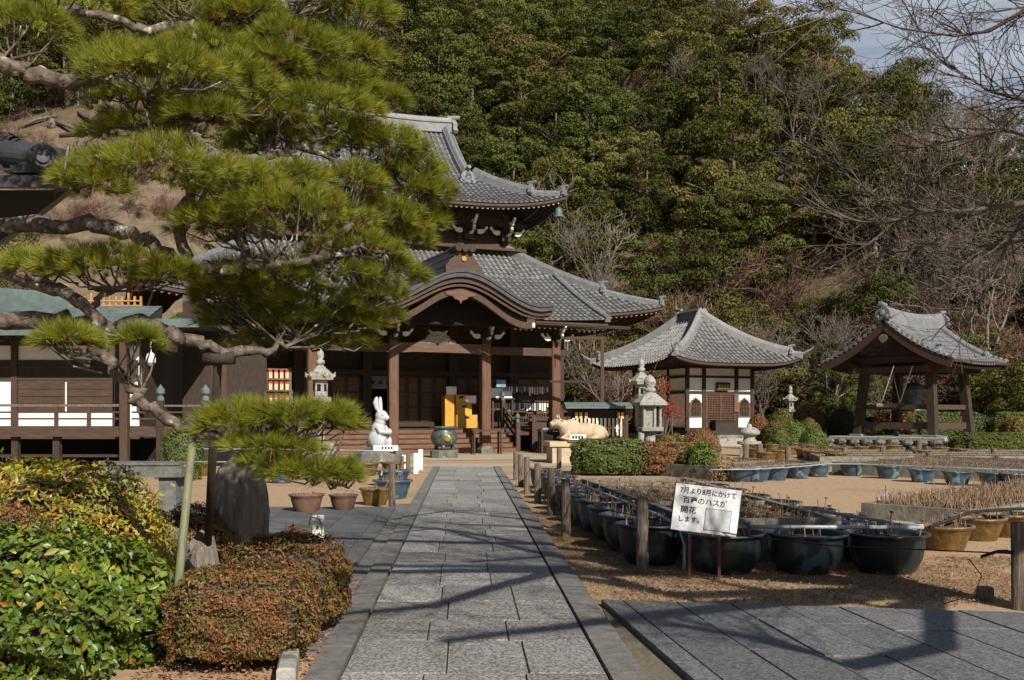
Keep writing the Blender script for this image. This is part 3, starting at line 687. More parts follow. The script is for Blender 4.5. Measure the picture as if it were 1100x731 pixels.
m = MB(); m.box((-.38, KB + .25, 7.0), (.38, 6.6, 7.42)); m.box((-.44, KB + .22, 7.425), (.44, 6.6, 7.50)); m.box((-.3, KB + .25, 7.505), (.3, 6.6, 7.72)); m.box((-.37, KB + .22, 7.725), (.37, 6.6, 7.79)); m.box((-.26, KB + .25, 7.795), (.26, 6.6, 8.0)); m.box((-.32, KB + .22, 8.005), (.32, 6.6, 8.06))
gr = m.build('gable_ridge', M['ridge'], gable)
m = MB(); m.box((-.74, KB - .02, 7.06), (.74, KB + .2, 7.36)); m.prism([(-.66, 0), (.66, 0), (.55, .2), (.4, .28), (.34, .5), (-.34, .5), (-.4, .28), (-.55, .2)], (0, KB + .0, 7.36), (1, 0, 0), (0, 0, 1), (0, .2, 0))
m.build('ridge_front', M['fascia'], gable)
m = MB()
for x in (-.28, 0, .28): m.tube([(x, KB - .22, 7.98), (x, KB + .6, 7.98)], .14, 12)
m.build('ridge_roll', M['wood_dark'], gable)
m = MB(); m.tube([(0, KB - .06, 7.60), (0, KB - .0, 7.60)], .10, 14); m.build('crest', M['gold'], gable)
# upper storey
m = MB(); m.box((-6.1, 7.3, 7.5), (6.1, 15.3, 12.0)); upper = part(m, 'upper_storey', M['wood_dark'])
m = MB()
for z in (9.95, 10.6, 11.2): m.box((-6.2, 7.2, z), (6.2, 7.3, z + .2)); m.box((6.1, 7.1, z), (6.2, 15.3, z + .2))
for x in np.linspace(-6.1, 6.1, 6): m.box((x - .17, 7.15, 9.3), (x + .17, 7.3, 11.6))
m.build('frame_beams', M['wood'], upper)
m = MB(); m.box((-6.9, 6.5, 9.72), (6.9, 16.1, 9.85)); m.build('skirt_ledge', M['wood'], upper)
upprof = lambda d: 11.6 + 5.0 * (.45 * (d / 6.3) + .55 * (d / 6.3) ** 2)
up = Hip(8.4, 6.3, 11.3, upprof, .75, 4.2); AG = 4.7
m = MB(); dfu = lambda u: 6.3 if abs(u) <= AG else 8.4 - abs(u)
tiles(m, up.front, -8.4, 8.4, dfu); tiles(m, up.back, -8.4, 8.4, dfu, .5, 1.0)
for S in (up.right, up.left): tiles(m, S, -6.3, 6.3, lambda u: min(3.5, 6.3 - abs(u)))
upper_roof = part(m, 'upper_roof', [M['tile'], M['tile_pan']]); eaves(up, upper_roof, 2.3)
hip_ridges(up, 0, 3.6, upper_roof, .36, .46, s=.62)
for sx in (-1, 1):
    m = MB(); pl = [(-3.1, upprof(3.3)), (3.1, upprof(3.3))] + [(t, upprof(6.3 - abs(t)) - .1) for t in np.linspace(2.9, -2.9, 15)]
    m.prism(pl, (sx * (AG - .55), 11.3, 0), (0, 1, 0), (0, 0, 1), (sx * .1, 0, 0)); m.build('gable_wall', M['wood'], upper_roof)
    m = MB()
    for sg in (-1, 1):
        m.sweep([V3(sx * AG, 11.3 + sg * (6.3 - d), upprof(d) - .2) for d in np.linspace(3.3, 6.3, 12)], [(-.06, -.2), (.06, -.2), (.06, .16), (-.06, .16)])
    m.build('bargeboard', M['fascia'], upper_roof)
    m = MB()
    for sg in (-1, 1):
        ds = np.linspace(2.9, 6.25, 16); m.sweep([V3(sx * (AG - .42), 11.3 + sg * (6.3 - d), upprof(d)) for d in ds], ridge_prof(.4, .55))
        m.sweep([V3(sx * (AG - .02), 11.3 + sg * (6.3 - d), upprof(d)) for d in np.linspace(3.0, 6.25, 14)], ridge_prof(.22, .22))
    rg = m.build('descending_ridge', M['ridge'], upper_roof)
    for sg in (-1, 1): onigawara(V3(sx * (AG - .42), 11.3 + sg * 3.45, upprof(2.85) + .05), (0, sg), .72, rg)
m = MB(); zt_ = upprof(6.3)
m.sweep([V3(x, 11.3, zt_ - .1 + .16 * (abs(x) / 4.9) ** 3) for x in np.linspace(-4.7, 4.7, 15)], [(-.24, 0), (.24, 0), (.24, .5), (.3, .5), (.3, .6), (.2, .6), (.16, .78), (0, .84), (-.16, .78), (-.2, .6), (-.3, .6), (-.3, .5), (-.24, .5)])
m.build('main_ridge', M['tile'], upper_roof)
for sx in (-1, 1): onigawara(V3(sx * 4.75, 11.3, zt_ - .05), (sx, 0), .95, upper_roof, M['tile_pale'])
m = MB(); m.lathe([(.02, .45), (.12, .44), (.17, .36), (.18, .1), (.24, 0)], 12, (8.1, 5.3, 11.35)); m.tube([(8.1, 5.3, 11.8), (8.1, 5.3, 12.2)], .015, 5); m.tube([(8.1, 5.3, 11.4), (8.1, 5.3, 10.9)], .02, 5)
m.build('wind_bell', M['copper'], upper_roof)

# body of the hall, veranda, steps
m = MB(); BX = (-7.4, -5.0, -2.0, 2.0, 5.0, 7.4)
m.box((-7.4, 4.1, .9), (-2.0, 4.2, 6.6)); m.box((2.0, 4.1, .9), (7.4, 4.2, 6.6)); m.box((-.75, 4.1, .9), (2.0, 4.2, 6.6)); m.box((-2.0, 4.1, 3.3), (-.75, 4.2, 6.6))
m.box((7.3, 4.2, .9), (7.4, 19, 6.6)); m.box((-7.4, 4.2, .9), (-7.3, 19, 6.6)); m.box((-7.3, 18.9, .9), (7.3, 19, 6.6)); m.box((-7.3, 8, .9), (7.3, 8.1, 6.6))
m.box((-7.3, 4.2, 1.0), (7.3, 19, 1.05)); body = part(m, 'hall_wall', M['wood_dark'])
for x in BX:
    m = MB(); m.cbox((x, 3.95, 3.7), (.4, .4, 5.6)); part(m, 'wall_column', M['wood_dark'])
for z, h in ((1.08, .2), (3.35, .22), (4.5, .26), (5.6, .3)):
    m = MB(); m.box((-7.6, 3.7 + .012 * z, z), (7.6, 4.05, z + h)); part(m, 'tie_beam', M['wood_dark'])
def panel_door(x0, x1, z0, z1, y=4.1, nm='panel_door', k=2):
    m = MB(); m.box((x0, y - .07, z0), (x1, y - .005, z1)); d = part(m, nm, M['wood'])
    m = MB(); wv = (x1 - x0) / k
    for i in range(k):
        for a, b in ((.04, .30), (.34, .62), (.66, .96)):
            m.bbox((x0 + i * wv + .1, y - .10, z0 + (z1 - z0) * a), (x0 + (i + 1) * wv - .1, y - .072, z0 + (z1 - z0) * b), .01)
    m.build('raised_panel', M['wood_lit'], d); return d
for a, b in ((-.72, .45), (.5, 1.8), (-4.8, -3.6), (-3.55, -2.2), (2.2, 3.4), (3.45, 4.8), (5.25, 7.1)): panel_door(a, b, 1.3, 3.33)
m = MB()
for i in range(5): m.box((-7.1 + i * .42, 4.0, 1.3), (-7.06 + i * .42, 4.06, 3.3))
for j in range(14): m.box((-7.15, 4.06, 1.4 + j * .14), (-5.3, 4.085, 1.43 + j * .14))
part(m, 'lattice_screen', M['wood'])
m = MB(); m.add([(-1.98, 4.02, 3.32), (-.77, 4.02, 3.32), (-.77, 4.0, 2.75), (-1.98, 4.0, 2.75)], [(0, 1, 2, 3)]); cur = part(m, 'door_curtain', mat('curtain_cloth', (.20, .20, .22), rough=.9))
for x in (-1.7, -1.35, -1.0):
    m = MB(); m.lathe([(.09, 0), (.09, .004)], 12, (0, 0, 0)); m.v = [(x + p[0], 3.985 - p[2], 3.03 + p[1]) for p in m.v]
    m.build('curtain_crest', M['ink'], cur)
m = MB(); m.box((-10.2, 1.95, .86), (8.2, 4.1, 1.0)); m.box((-10.2, 1.9, .70), (8.2, 2.05, .855)); m.box((7.4, 4.1, .86), (8.2, 19, 1.0)); m.box((-10.9, 4.1, .86), (-9.4, 19, 1.0)); part(m, 'veranda_floor', M['wood_x'])
for i in range(15):
    m = MB(); m.cbox((-9.9 + i * 1.25, 2.1, .35), (.16, .16, .7)); part(m, 'veranda_post', M['wood_dark'])
m = MB(); m.box((-10, 3.0, 0), (8.0, 3.06, .86)); part(m, 'under_floor_shade', M['black'])  # black sheet painting the shade beneath the veranda floor
m = MB()
for i in range(5): m.box((-5.5, .45 + i * .32, 0 if i == 0 else i * .2 - .15), (3.7, .45 + (i + 1) * .32 + .03, (i + 1) * .2))
part(m, 'front_steps', M['wood_red'])
m = MB()
for i in range(5): m.box((-5.5, .41 + i * .32, (i + 1) * .2 + .002), (3.7, .45 + (i + 1) * .32 - .005, (i + 1) * .2 + .03))
part(m, 'step_tread', M['wood_x'])
for x in (3.72, -5.6):
    m = MB()
    for k in range(3): m.beam((x, .5, .55 + k * .28), (x, 2.1, 1.45 + k * .28), .09, .07)
    m.box((x - .09, .42, 0), (x + .09, .6, 1.3)); m.box((x - .09, 2.0, .9), (x + .09, 2.18, 2.25)); r = part(m, 'stair_rail', M['wood'])
    m = MB()
    for y_, z_ in ((.51, 1.3), (2.09, 2.25)): m.lathe([(.085, 0), (.085, .1), (.05, .13), (.1, .2), (.1, .27), (.03, .36), (.0, .4)], 12, (x, y_, z_))
    m.build('finial', M['copper'], r)
for x0, x1 in ((3.8, 8.1), (-10.1, -5.7)):
    m = MB()
    for z in (1.22, 1.45, 1.72): m.box((x0, 2.0, z), (x1, 2.08, z + .07))
    for x in np.arange(x0 + .2, x1, 1.3): m.box((x - .06, 1.98, 1.0), (x + .06, 2.1, 1.72))
    part(m, 'veranda_rail', M['wood'])
# porch columns, beams, brackets
KC = (-5.25, -2.0, 2.0, 5.25)
for x in KC:
    m = MB(); e = .04; m.prism([(-.2, -.2 + e), (-.2 + e, -.2), (.2 - e, -.2), (.2, -.2 + e), (.2, .2 - e), (.2 - e, .2), (-.2 + e, .2), (-.2, .2 - e)], (x, 0, .3), (1, 0, 0), (0, 1, 0), (0, 0, 4.25))
    c = part(m, 'porch_column', M['wood_col'])
    m = MB(); m.lathe([(.42, 0), (.42, .16), (.34, .26), (.31, .30)], 4, (x, 0, 0), a0=R(45)); m.build('plinth', M['stone_dark'], c)
for a, b in zip(KC, KC[1:]):
    m = MB(); mid = a == -2.0
    if mid: m.prism([(-1.8, 0), (-1.2, .05), (1.2, .05), (1.8, 0), (1.8, .42), (-1.8, .42)], (0, -.15, 4.1), (1, 0, 0), (0, 0, 1), (0, .3, 0))
    else: m.box((a + .2, -.12, 4.12), (b - .2, .12, 4.45))
    bm_ = part(m, 'rainbow_beam', M['wood_lit'] if mid else M['wood_x'])
    if mid:
        m = MB()
        for sx in (-1, 1):
            for cx_, r in ((1.5, .13), (1.2, .09)):
                pts = [(sx * (cx_ + r * (1 - t / 9) * math.cos(t)), -.165, 4.32 + r * (1 - t / 9) * math.sin(t)) for t in np.linspace(0, 7.5, 18)]; m = MB(); m.tube(pts, .014, 5); m.build('scroll_carving', M['wood_grey'], bm_)
scroll = [(0, -.06), (.2, -.09), (.36, -.04), (.5, .1), (.62, .16), (.6, .26), (.5, .24), (.42, .14), (.3, .1), (.18, .12), (0, .1)]
def bracket(x, y, z, s=1.0, par=hall, k=2, side=True, white=M['whitepaint']):
    m = MB(); m.cbox((x, y, z + .13 * s), (.42 * s, .42 * s, .26 * s)); m.cbox((x, y, z + .36 * s), (1.5 * s, .16 * s, .18 * s)); m.cbox((x, y - .1 * s, z + .365 * s), (.16 * s, 1.3 * s, .17 * s))
    for dx in (-.66, 0, .66): m.cbox((x + dx * s, y, z + .54 * s), (.24 * s, .24 * s, .17 * s))
    m.cbox((x, y - .6 * s, z + .54 * s), (.22 * s, .22 * s, .17 * s)); m.cbox((x, y, z + .72 * s), (2.0 * s, .17 * s, .18 * s))
    b = m.build('bracket', M['wood_dark'], par)
    n = MB(); n.prism([(p * s * .9, q * s) for p, q in scroll], (x - .045 * s, y - .55 * s, z + .62 * s), (0, -1, 0), (0, 0, 1), (.09 * s, 0, 0))
    n.prism([(p * s * .9, q * s) for p, q in scroll], (x - .045 * s, y - .25 * s, z + .25 * s), (0, -1, 0), (0, 0, 1), (.09 * s, 0, 0))
    if side:
        for sx in (-1, 1): n.prism([(p * s * .75, q * s) for p, q in scroll], (x + sx * .35 * s, y - .22 * s, z + .30 * s), (sx, 0, 0), (0, 0, 1), (0, -.08 * s, 0))
    n.build('white_nose', white, b)
for x in KC: bracket(x, 0, 4.55, .95)
m = MB(); m.box((-5.9, -.17, 5.27), (5.9, .17, 5.45)); part(m, 'eave_purlin', M['wood_dark'])
for sx in (-1, 1):
    m = MB(); m.prism([(p * 1.1, q * 1.4) for p, q in scroll], (sx * 5.42, -.1, 4.25), (sx, 0, 0), (0, 0, 1), (0, .2, 0)); part(m, 'beam_nose', M['wood_dark'])
m = MB(); fl = [(.8, 0), (.74, .10), (.55, .16), (.46, .30), (.34, .36), (.42, .56), (.2, .46), (.0, .50)]
m.prism([(-.95, 0)] + fl[:1] + fl[1:] + [(-x, z) for x, z in reversed(fl[1:-1])], (-.1, -.1, 4.52), (1, 0, 0), (0, 0, 1), (0, .14, 0))
for i in range(26):
    x = random.uniform(-.6, .4); zz = random.uniform(.06, .4) * (1 - abs(x + .1) / .8); m.sphere((x, -.12, 4.54 + zz), (.09, .05, .06), 6, 4)
part(m, 'frog_leg_strut', mat('pale_carved_wood_strut', (.40, .36, .31), (.24, .21, .18), rough=.8, scale=9))
for x in np.linspace(-6.0, 6.0, 7): bracket(x, 7.1, 10.25, 1.15, upper)
for x in (-7.3, 7.3): bracket(x, 3.9, 5.0, .8)
# annex wing and corridor on the hall's left flank
m = MB(); m.box((-11.6, 2.6, .95), (-9.5, 2.7, 4.6)); m.box((-11.7, 2.4, 2.95), (-6.6, 2.55, 3.1))
part(m, 'side_screen_wall', M['wood_x'])
m = MB()
for i in range(4): m.cbox((-11.4 + i * .5, 2.3, 2.1), (.14, .14, 2.4))
part(m, 'screen_post', M['wood'])

# ------------------------------------------------------------------ things standing in and on the hall's porch
def hall_thing(name, label, cat, a, b, z=0, rz=0, group=None): return thing(name, label, cat, hall_world(a, b, z), HALL_A + rz, group)
t = hall_thing('bell_rope', 'red white and black twisted bell rope hanging in the porch behind the lit column', 'rope', -1.55, 1.2, 1.35)
m = MB(); n = 60
for k, mi in ((0, 0), (1, 1), (2, 2)):
    m.mi = mi; m.tube([(.05 * math.cos(i * .45 + k * 2.09), .05 * math.sin(i * .45 + k * 2.09), .85 + i * .052) for i in range(n)], .05, 6)
m.build('twisted_cord', [M['red'], M['paper'], M['ink']], t)
m = MB(); m.lathe([(.07, .9), (.10, .85), (.10, .35), (.12, .33)], 12); m.build('rope_sleeve', M['plaque'], t)
m = MB(); m.lathe([(.11, .33), (.13, .0), (.12, -.02)], 12); m.build('tassel', M['paper'], t)
t = hall_thing('fortune_drawers', 'stacked yellow wooden fortune slip boxes on the porch floor between two columns', 'boxes', 1.75, 2.7, 1.0)
m = MB(); m.box((-.7, -.2, 0), (-.2, .3, 1.75)); m.build('tall_cabinet', M['yellowbox'], t)
for a, b in (((-.18, -.5, 0), (.95, .2, .72)), ((-.1, -.35, .722), (.7, .2, 1.3)), ((-.15, -.3, 1.302), (.45, .2, 1.78)), ((.46, -.28, 1.302), (.98, .2, 1.75))):
    m = MB(); m.bbox(a, b, .015); bx = m.build('drawer_box', M['yellowbox'], t)
    m = MB(); xm = (a[0] + b[0]) / 2; m.box((xm - .12, a[1] - .012, b[2] - .2), (xm + .12, a[1] - .002, b[2] - .08)); m.build('slot', M['ink'], bx)
m = MB(); m.box((-.6, -.12, 1.76), (-.05, -.08, 2.2)); m.build('notice_card', M['paper'], t)
m = MB(); m.box((.4, -.31, 1.35), (.95, -.292, 1.72)); m.build('notice_card', M['paper'], t)
t.scale = (.86, .86, .84)
t = hall_thing('pamphlet_table', 'slim dark table with pamphlets and blue cards beneath the porch eave', 'table', 3.6, 2.6, 1.0)
m = MB(); m.box((-.8, -.3, 1.3), (.8, .3, 1.36)); m.build('table_top', M['wood'], t)
for x in (-.7, -.25, .7):
    m = MB(); m.box((x - .04, -.25, 0), (x + .04, -.17, 1.3)); m.build('leg', M['wood'], t)
for x, wd, h, k in ((-.55, .5, 1.05, 'c'), (.2, .45, .8, 'c'), (-.2, .9, .42, 'p'), (.4, .6, .3, 'p')):
    m = MB(); m.box((x - wd / 2, -.22 + .1 * (k == 'c'), 1.362), (x + wd / 2, -.19 + .1 * (k == 'c'), 1.362 + h)); m.build('card_stand', mat('blue_card', (.22, .38, .50), rough=.4) if k == 'c' else M['paper'], t)
t = hall_thing('amulet_rack', 'rack of small hanging amulets and charms along the dark porch wall', 'rack', 5.0, 3.3, 1.0)
m = MB(); m.box((-1.5, 0, 1.95), (2.0, .06, 2.02)); m.box((-1.5, 0, 1.2), (2.0, .06, 1.26)); m.box((-1.5, 0, 0), (-1.42, .06, 2.02)); m.box((1.92, 0, 0), (2.0, .06, 2.02)); m.build('frame', M['wood'], t)
m = MB()
for i in range(26):
    for z in (1.9, 1.15):
        x = -1.4 + i * .13; h = random.uniform(.18, .45); m = MB(); m.box((x, -.03, z - h), (x + .08, -.01, z)); m.build('amulet', random.choice([M['paper'], M['paper'], M['blue_amulet'], M['plaque']]), t)
t = hall_thing('votive_plaque_board', 'board hung with rows of small red topped votive plaques on the left veranda', 'votive board', -7.1, 1.2, .98)
m = MB()
for x in (-1.25, 1.2): m.box((x, 0, 0), (x + .1, .1, 2.5))
for z in (.55, 1.0, 1.55, 2.0, 2.4): m.box((-1.25, -.03, z), (1.3, .05, z + .05))
m.build('frame', M['wood_grey'], t)
m = MB(); m.box((-1.15, .06, .1), (1.2, .1, 2.3)); m.build('backboard', M['wood_dark'], t)
m = MB(); i = 0
for z in (.55, 1.0, 1.55, 2.0):
    for k in range(11):
        if z > 1.4 and 4 <= k <= 6: continue
        x = -1.1 + k * .215; m = MB(); m.box((x, -.06, z + .06), (x + .13, -.035, z + .30)); m.mi = 1; m.box((x, -.062, z + .30), (x + .13, -.033, z + .40)); m.build('plaque', [M['plaque'], M['red']], t)
m = MB(); m.box((-.45, -.09, 1.65), (.35, -.065, 2.32)); m.build('text_panel', M['wood_grey'], t)
t = hall_thing('framed_board', 'reddish framed wooden board hung high on the left wing', 'board', -8.9, 1.6, 3.95)
m = MB(); m.box((-.85, 0, 0), (.85, .05, .42)); m.build('panel', M['wood_red'], t)
m = MB(); m.box((-.95, -.03, -.08), (.95, .04, 0)); m.box((-.95, -.03, .42), (.95, .04, .5)); m.box((-.95, -.03, 0), (-.85, .04, .42)); m.box((.85, -.03, 0), (.95, .04, .42)); m.build('frame', M['wood_grey'], t)
m = MB(); m.cbox((0, -.02, .62), (.02, .02, .3)); m.build('hanger', M['wire'], t)
t = hall_thing('offering_box', 'small vermilion offering box on the rail of the left veranda', 'box', -9.6, 1.2, 1.75)
m = MB(); m.bbox((-.25, -.15, .0), (.25, .15, .38), .02); m.build('box_body', M['orange'], t); m = MB(); m.box((-.34, -.2, .382), (.34, .2, .43)); m.build('lid', M['orange'], t); m = MB(); m.box((-.09, -.165, .15), (.09, -.152, .28)); m.build('slot', M['ink'], t)
# tables for incense and candles before the steps, handrail, frame at the right end
for lab, a, b, wd in (('narrow wooden incense table in front of the middle porch column', 1.75, -.75, 1.35), ('small dark candle table by the right porch column', 4.55, -1.0, 1.1)):
    t = hall_thing('incense_table', lab, 'table', a, b); m = MB(); m.box((-wd / 2, -.2, .93), (wd / 2, .2, .99)); m.build('table_top', M['wood'], t)
    for x in (-wd / 2 + .08, wd / 2 - .08):
        for y_ in (-.15, .15): m = MB(); m.cbox((x, y_, .465), (.07, .07, .93)); m.build('leg', M['wood'], t)
    if wd < 1.2:
        m = MB(); m.bbox((-.45, -.18, .992), (.4, .18, 1.06), .01); m.build('tray', M['metalgrey'], t)
        m = MB(); m.lathe([(.1, 0), (.13, .12), (.1, .2), (.03, .26)], 10, (.1, 0, 1.062)); m.build('pot', M['paper'], t)
        m = MB(); m.box((-.42, -.12, .05), (.42, .14, .9)); m.build('curtained_base', M['black'], t)
t = thing('lamp_frame', 'dark timber frame with hanging hooks beside the right end of the hall', 'frame', at(647, 470, 41).xy.to_3d())
m = MB(); m.box((-.07, -.07, 0), (.07, .07, 4.75)); m.build('post', M['wood'], t)
m = MB(); m.box((-1.5, -.06, 4.755), (.12, .06, 4.88)); m.build('arm', M['wood'], t)
m = MB(); m.box((-2.2, -.05, 2.95), (-.075, .05, 3.05)); m.build('lower_rail', M['wood_dark'], t)
for x in (-1.45, -.95, -.35):
    m = MB(); m.tube([(x, 0, 4.75), (x, 0, 4.3)], .02, 5); m.build('hook', M['metalgrey'], t)
# ------------------------------------------------------------------ small square hall beyond the lotus beds
SH_A = R(21); _c = at(738, 470, 51.0).xy; SW, SD = 4.0, 5.8
shall = thing('small_hall', 'small square white walled hall with a pyramid tile roof and lattice door', 'temple hall', (_c.x, _c.y, 0), SH_A)
def sp(mb, name, m, smooth=False, parent=shall): return mb.build(name, m, parent, smooth)
m = MB(); m.bbox((-.7, -.7, 0), (SW + .7, SD + .7, .55), .04); sp(m, 'stone_base', M['concrete'])
m = MB(); m.box((-.3, -.55, .55), (SW + .3, SD + .2, .78)); sp(m, 'floor_sill', M['wood_dark'])
m = MB(); m.box((0, 0, .78), (SW, .1, 4.2)); m.box((0, .1, .78), (.1, SD, 4.2)); m.box((SW - .1, .1, .78), (SW, SD, 4.2)); m.box((.1, SD - .1, .78), (SW - .1, SD, 4.2)); sp(m, 'wall', M['white'])
for x in (0, 1.0, SW - 1.0, SW):
    m = MB(); m.box((x - .1, -.09, .78), (x + .1, .03, 4.2)); sp(m, 'column', M['wood_dark'])
for y in (1.9, 3.8, SD):
    m = MB(); m.box((-.06, y - .09, .78), (.02, y + .09, 4.2)); sp(m, 'column', M['wood_dark'])
for z, h in ((.78, .16), (2.72, .14), (3.55, .12), (4.05, .18)):
    m = MB(); m.box((-.14, -.07, z), (SW + .14, .025, z + h)); m.box((-.075, .03, z), (.02, SD + .1, z + h)); sp(m, 'tie_beam', M['wood_dark'])
m = MB(); m.box((1.08, -.03, .94), (SW - 1.08, -.005, 2.72)); d = sp(m, 'lattice_door', M['black'])
m = MB()
for i in range(19): x = 1.10 + i * (SW - 2.20) / 18; m.box((x - .022, -.075, 1.75), (x + .022, -.045, 2.7))
for j in range(9): z = 1.75 + j * .118; m.box((1.09, -.085, z - .02), (SW - 1.09, -.076, z + .02))
for j in range(9): z = .98 + j * .09; m.box((1.09, -.075, z), (SW - 1.09, -.045, z + .05))
for x in (1.14, SW / 2, SW - 1.14): m.box((x - .05, -.1, .94), (x + .05, -.086, 2.72))
m.build('lattice', mat('door_lattice_wood', (.12, .062, .04), rough=.7), d)
for xc in (.5, SW - .5):
    sh = [(-.27, 0), (.27, 0), (.29, .35), (.25, .62), (.18, .75), (.08, .82), (0, .9), (-.08, .82), (-.18, .75), (-.25, .62), (-.29, .35)]
    m = MB(); m.prism([(x * 1.4, z * 1.16 - .06) for x, z in sh], (xc, -.012, 1.55), (1, 0, 0), (0, 0, 1), (0, -.05, 0)); f = sp(m, 'bell_window', M['wood_lit'])
    m = MB(); m.prism(sh, (xc, -.064, 1.56), (1, 0, 0), (0, 0, 1), (0, -.004, 0)); m.build('pane', M['black'], f)
    m = MB()
    for k in range(5): m.box((xc - .2 + k * .1 - .014, -.09, 1.57), (xc - .2 + k * .1 + .014, -.07, 2.28 - abs(k - 2) * .06))
    for z in (1.8, 2.03): m.box((xc - .25, -.1, z), (xc + .25, -.091, z + .025))
    m.build('window_bars', M['wood_lit'], f)
m = MB(); m.box((SW - 1.2, -.16, 1.75), (SW - .93, -.10, 2.70)); sp(m, 'open_shutter', M['wood_red'])
m = MB(); m.box((SW / 2 - .32, -.2, 2.88), (SW / 2 + .5, -.12, 3.32)); nb_ = sp(m, 'name_board', M['wood_dark'])
m = MB()
for k in range(4): m.box((SW / 2 - .2 + k * .17, -.206, 2.98), (SW / 2 - .09 + k * .17, -.202, 3.2))
m.build('characters', M['gold'], nb_)
m = MB(); m.box((1.4, -.55, .78), (2.6, -.2, 1.25)); m.box((1.35, -.6, 1.252), (2.65, -.15, 1.31)); m.build('offering_chest', M['wood_dark'], shall)
m = MB(); m.box((.9, -1.05, .0), (3.1, -.7, .38)); m.box((.9, -1.45, 0), (3.1, -1.055, .19)); sp(m, 'stone_steps', M['stone'])
m = MB()
for x in (.72, 3.1): m.prism([(0, 0), (1.0, 0), (.1, .6), (0, .6)], (x, -.7, .0), (0, -1, 0), (0, 0, 1), (.18, 0, 0))
sp(m, 'stair_cheek', M['stone'])
HA, HB = SW / 2 + 1.85, SD / 2 + 1.85; HM = min(HA, HB)
shp = lambda d: 4.25 + 2.75 * (.62 * (d / HM) + .38 * (d / HM) ** 2)
class Hip2(Hip):
    def front(s, u, d): return V3(SW / 2 + u, SD / 2 - s.B + d, s.z(u, d, s.A))
    def back(s, u, d): return V3(SW / 2 + u, SD / 2 + s.B - d, s.z(u, d, s.A))
    def right(s, u, d): return V3(SW / 2 + s.A - d, SD / 2 + u, s.z(u, d, s.B))
    def left(s, u, d): return V3(SW / 2 - s.A + d, SD / 2 + u, s.z(u, d, s.B))
sh_ = Hip2(HA, HB, 0, shp, .40, 3.4)
m = MB()
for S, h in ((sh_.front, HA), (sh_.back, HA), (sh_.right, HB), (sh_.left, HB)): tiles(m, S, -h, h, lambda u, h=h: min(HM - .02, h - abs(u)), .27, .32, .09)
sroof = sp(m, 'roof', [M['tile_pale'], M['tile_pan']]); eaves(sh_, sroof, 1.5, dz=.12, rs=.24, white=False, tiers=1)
for sx, sy in ((1, -1), (-1, -1), (1, 1), (-1, 1)):
    f = lambda d, l=0: V3(SW / 2 + sx * (HA - d), SD / 2 + sy * (HB - d), shp(d) + .40 * max(0, 1 - d / 3.4) ** 2 + l)
    m = MB(); m.sweep([f(d) for d in np.linspace(.5, HM - .05, 16)], ridge_prof(.36, .42)); rg = m.build('hip_ridge', M['tile_pale'], sroof); onigawara(f(.4, .02), (sx, sy), .5, rg, M['tile_pale'])
    m = MB(); m.sweep([f(d) for d in np.linspace(-.02, .5, 5)], ridge_prof(.26, .26)); m.tube([f(-.05, .2), f(-.3, .42), f(-.42, .62)], [.07, .05, .015], 6); m.build('corner_tile', M['tile_pale'], rg)
m = MB(); zt_ = shp(HM) - .05; rl = HB - HA + .2
m.sweep([V3(SW / 2, SD / 2 + x, zt_) for x in (-rl, 0, rl)], [(-.2, -.1), (.2, -.1), (.2, .3), (.27, .3), (.27, .38), (.15, .4), (.1, .52), (-.1, .52), (-.15, .4), (-.27, .38), (-.27, .3), (-.2, .3)]); m.build('ridge', M['tile_pale'], sroof)
for sx in (-1, 1):
    onigawara(V3(SW / 2, SD / 2 + sx * (rl + .05), zt_), (0, sx), .62, sroof, M['tile_pale'])
    m = MB(); c = V3(SW / 2, SD / 2 + sx * (rl + .2), zt_ + .55); m.tube([c, c + V3(0, sx * .22, .12), c + V3(0, sx * .36, .34)], [.08, .05, .015], 6); m.build('ridge_horn', M['tile_pale'], sroof)

# ------------------------------------------------------------------ bell tower
BT = Vector((18.9, 44.0)); BA = R(49); BW = 3.4          # local x along the eave side, local y away from the viewer's side
# local frame: +x points right and away along the ridge, the gable looks along -x
btower = thing('bell_tower', 'open bell tower with four stout posts and a curved gabled tile roof', 'bell tower', (BT.x, BT.y, 0), R(90) - BA)
# corner post at the origin; gable side runs along +y (left and away), eave side along +x (right and away)
BP = [(0, 0), (BW, 0), (0, BW), (BW, BW)]
def bp(mb, name, m, smooth=False, parent=btower): return mb.build(name, m, parent, smooth)
for x, y in BP:
    sx, sy = (-1 if x == 0 else 1), (-1 if y == 0 else 1)
    m = MB(); m.beam((x + sx * .12, y + sy * .12, .66), (x - sx * .12, y - sy * .12, 3.95), .36, .36, (sx, 0, 0)); bp(m, 'post', M['wood_dark'])
    m = MB(); m.lathe([(.42, .55), (.42, .66), (.36, .70)], 4, (x + sx * .12, y + sy * .12, 0), a0=R(45)); bp(m, 'post_stone', M['stone_dark'])
for z, h, t in ((.95, .30, .13), (1.85, .22, .12), (3.55, .28, .16)):
    for y in (0, BW): m = MB(); m.box((-.05 if z < 3 else -.7, y - t / 2, z), (BW + (.05 if z < 3 else .7), y + t / 2, z + h)); bp(m, 'tie_beam', M['wood'])
    for x in (0, BW):
        if z == 1.85 and x == 0: pass
        m = MB(); m.box((x - t / 2, -.05 if z < 3 else -.7, z + .005), (x + t / 2, BW + (.05 if z < 3 else .7), z + h + .005)); bp(m, 'tie_beam', M['wood'])
m = MB(); m.box((-.6, -.55, 3.83), (BW + .6, -.35 + .3, 4.0)); m.box((-.6, BW + .05, 3.83), (BW + .6, BW + .35, 4.0)); m.box((-.12, -.6, 4.02), (.12, BW + .6, 4.3)); m.box((BW - .12, -.6, 4.02), (BW + .12, BW + .6, 4.3)); m.box((-.2, BW / 2 - .12, 5.0), (BW + .2, BW / 2 + .12, 5.2)); bp(m, 'purlins', M['wood_dark'])
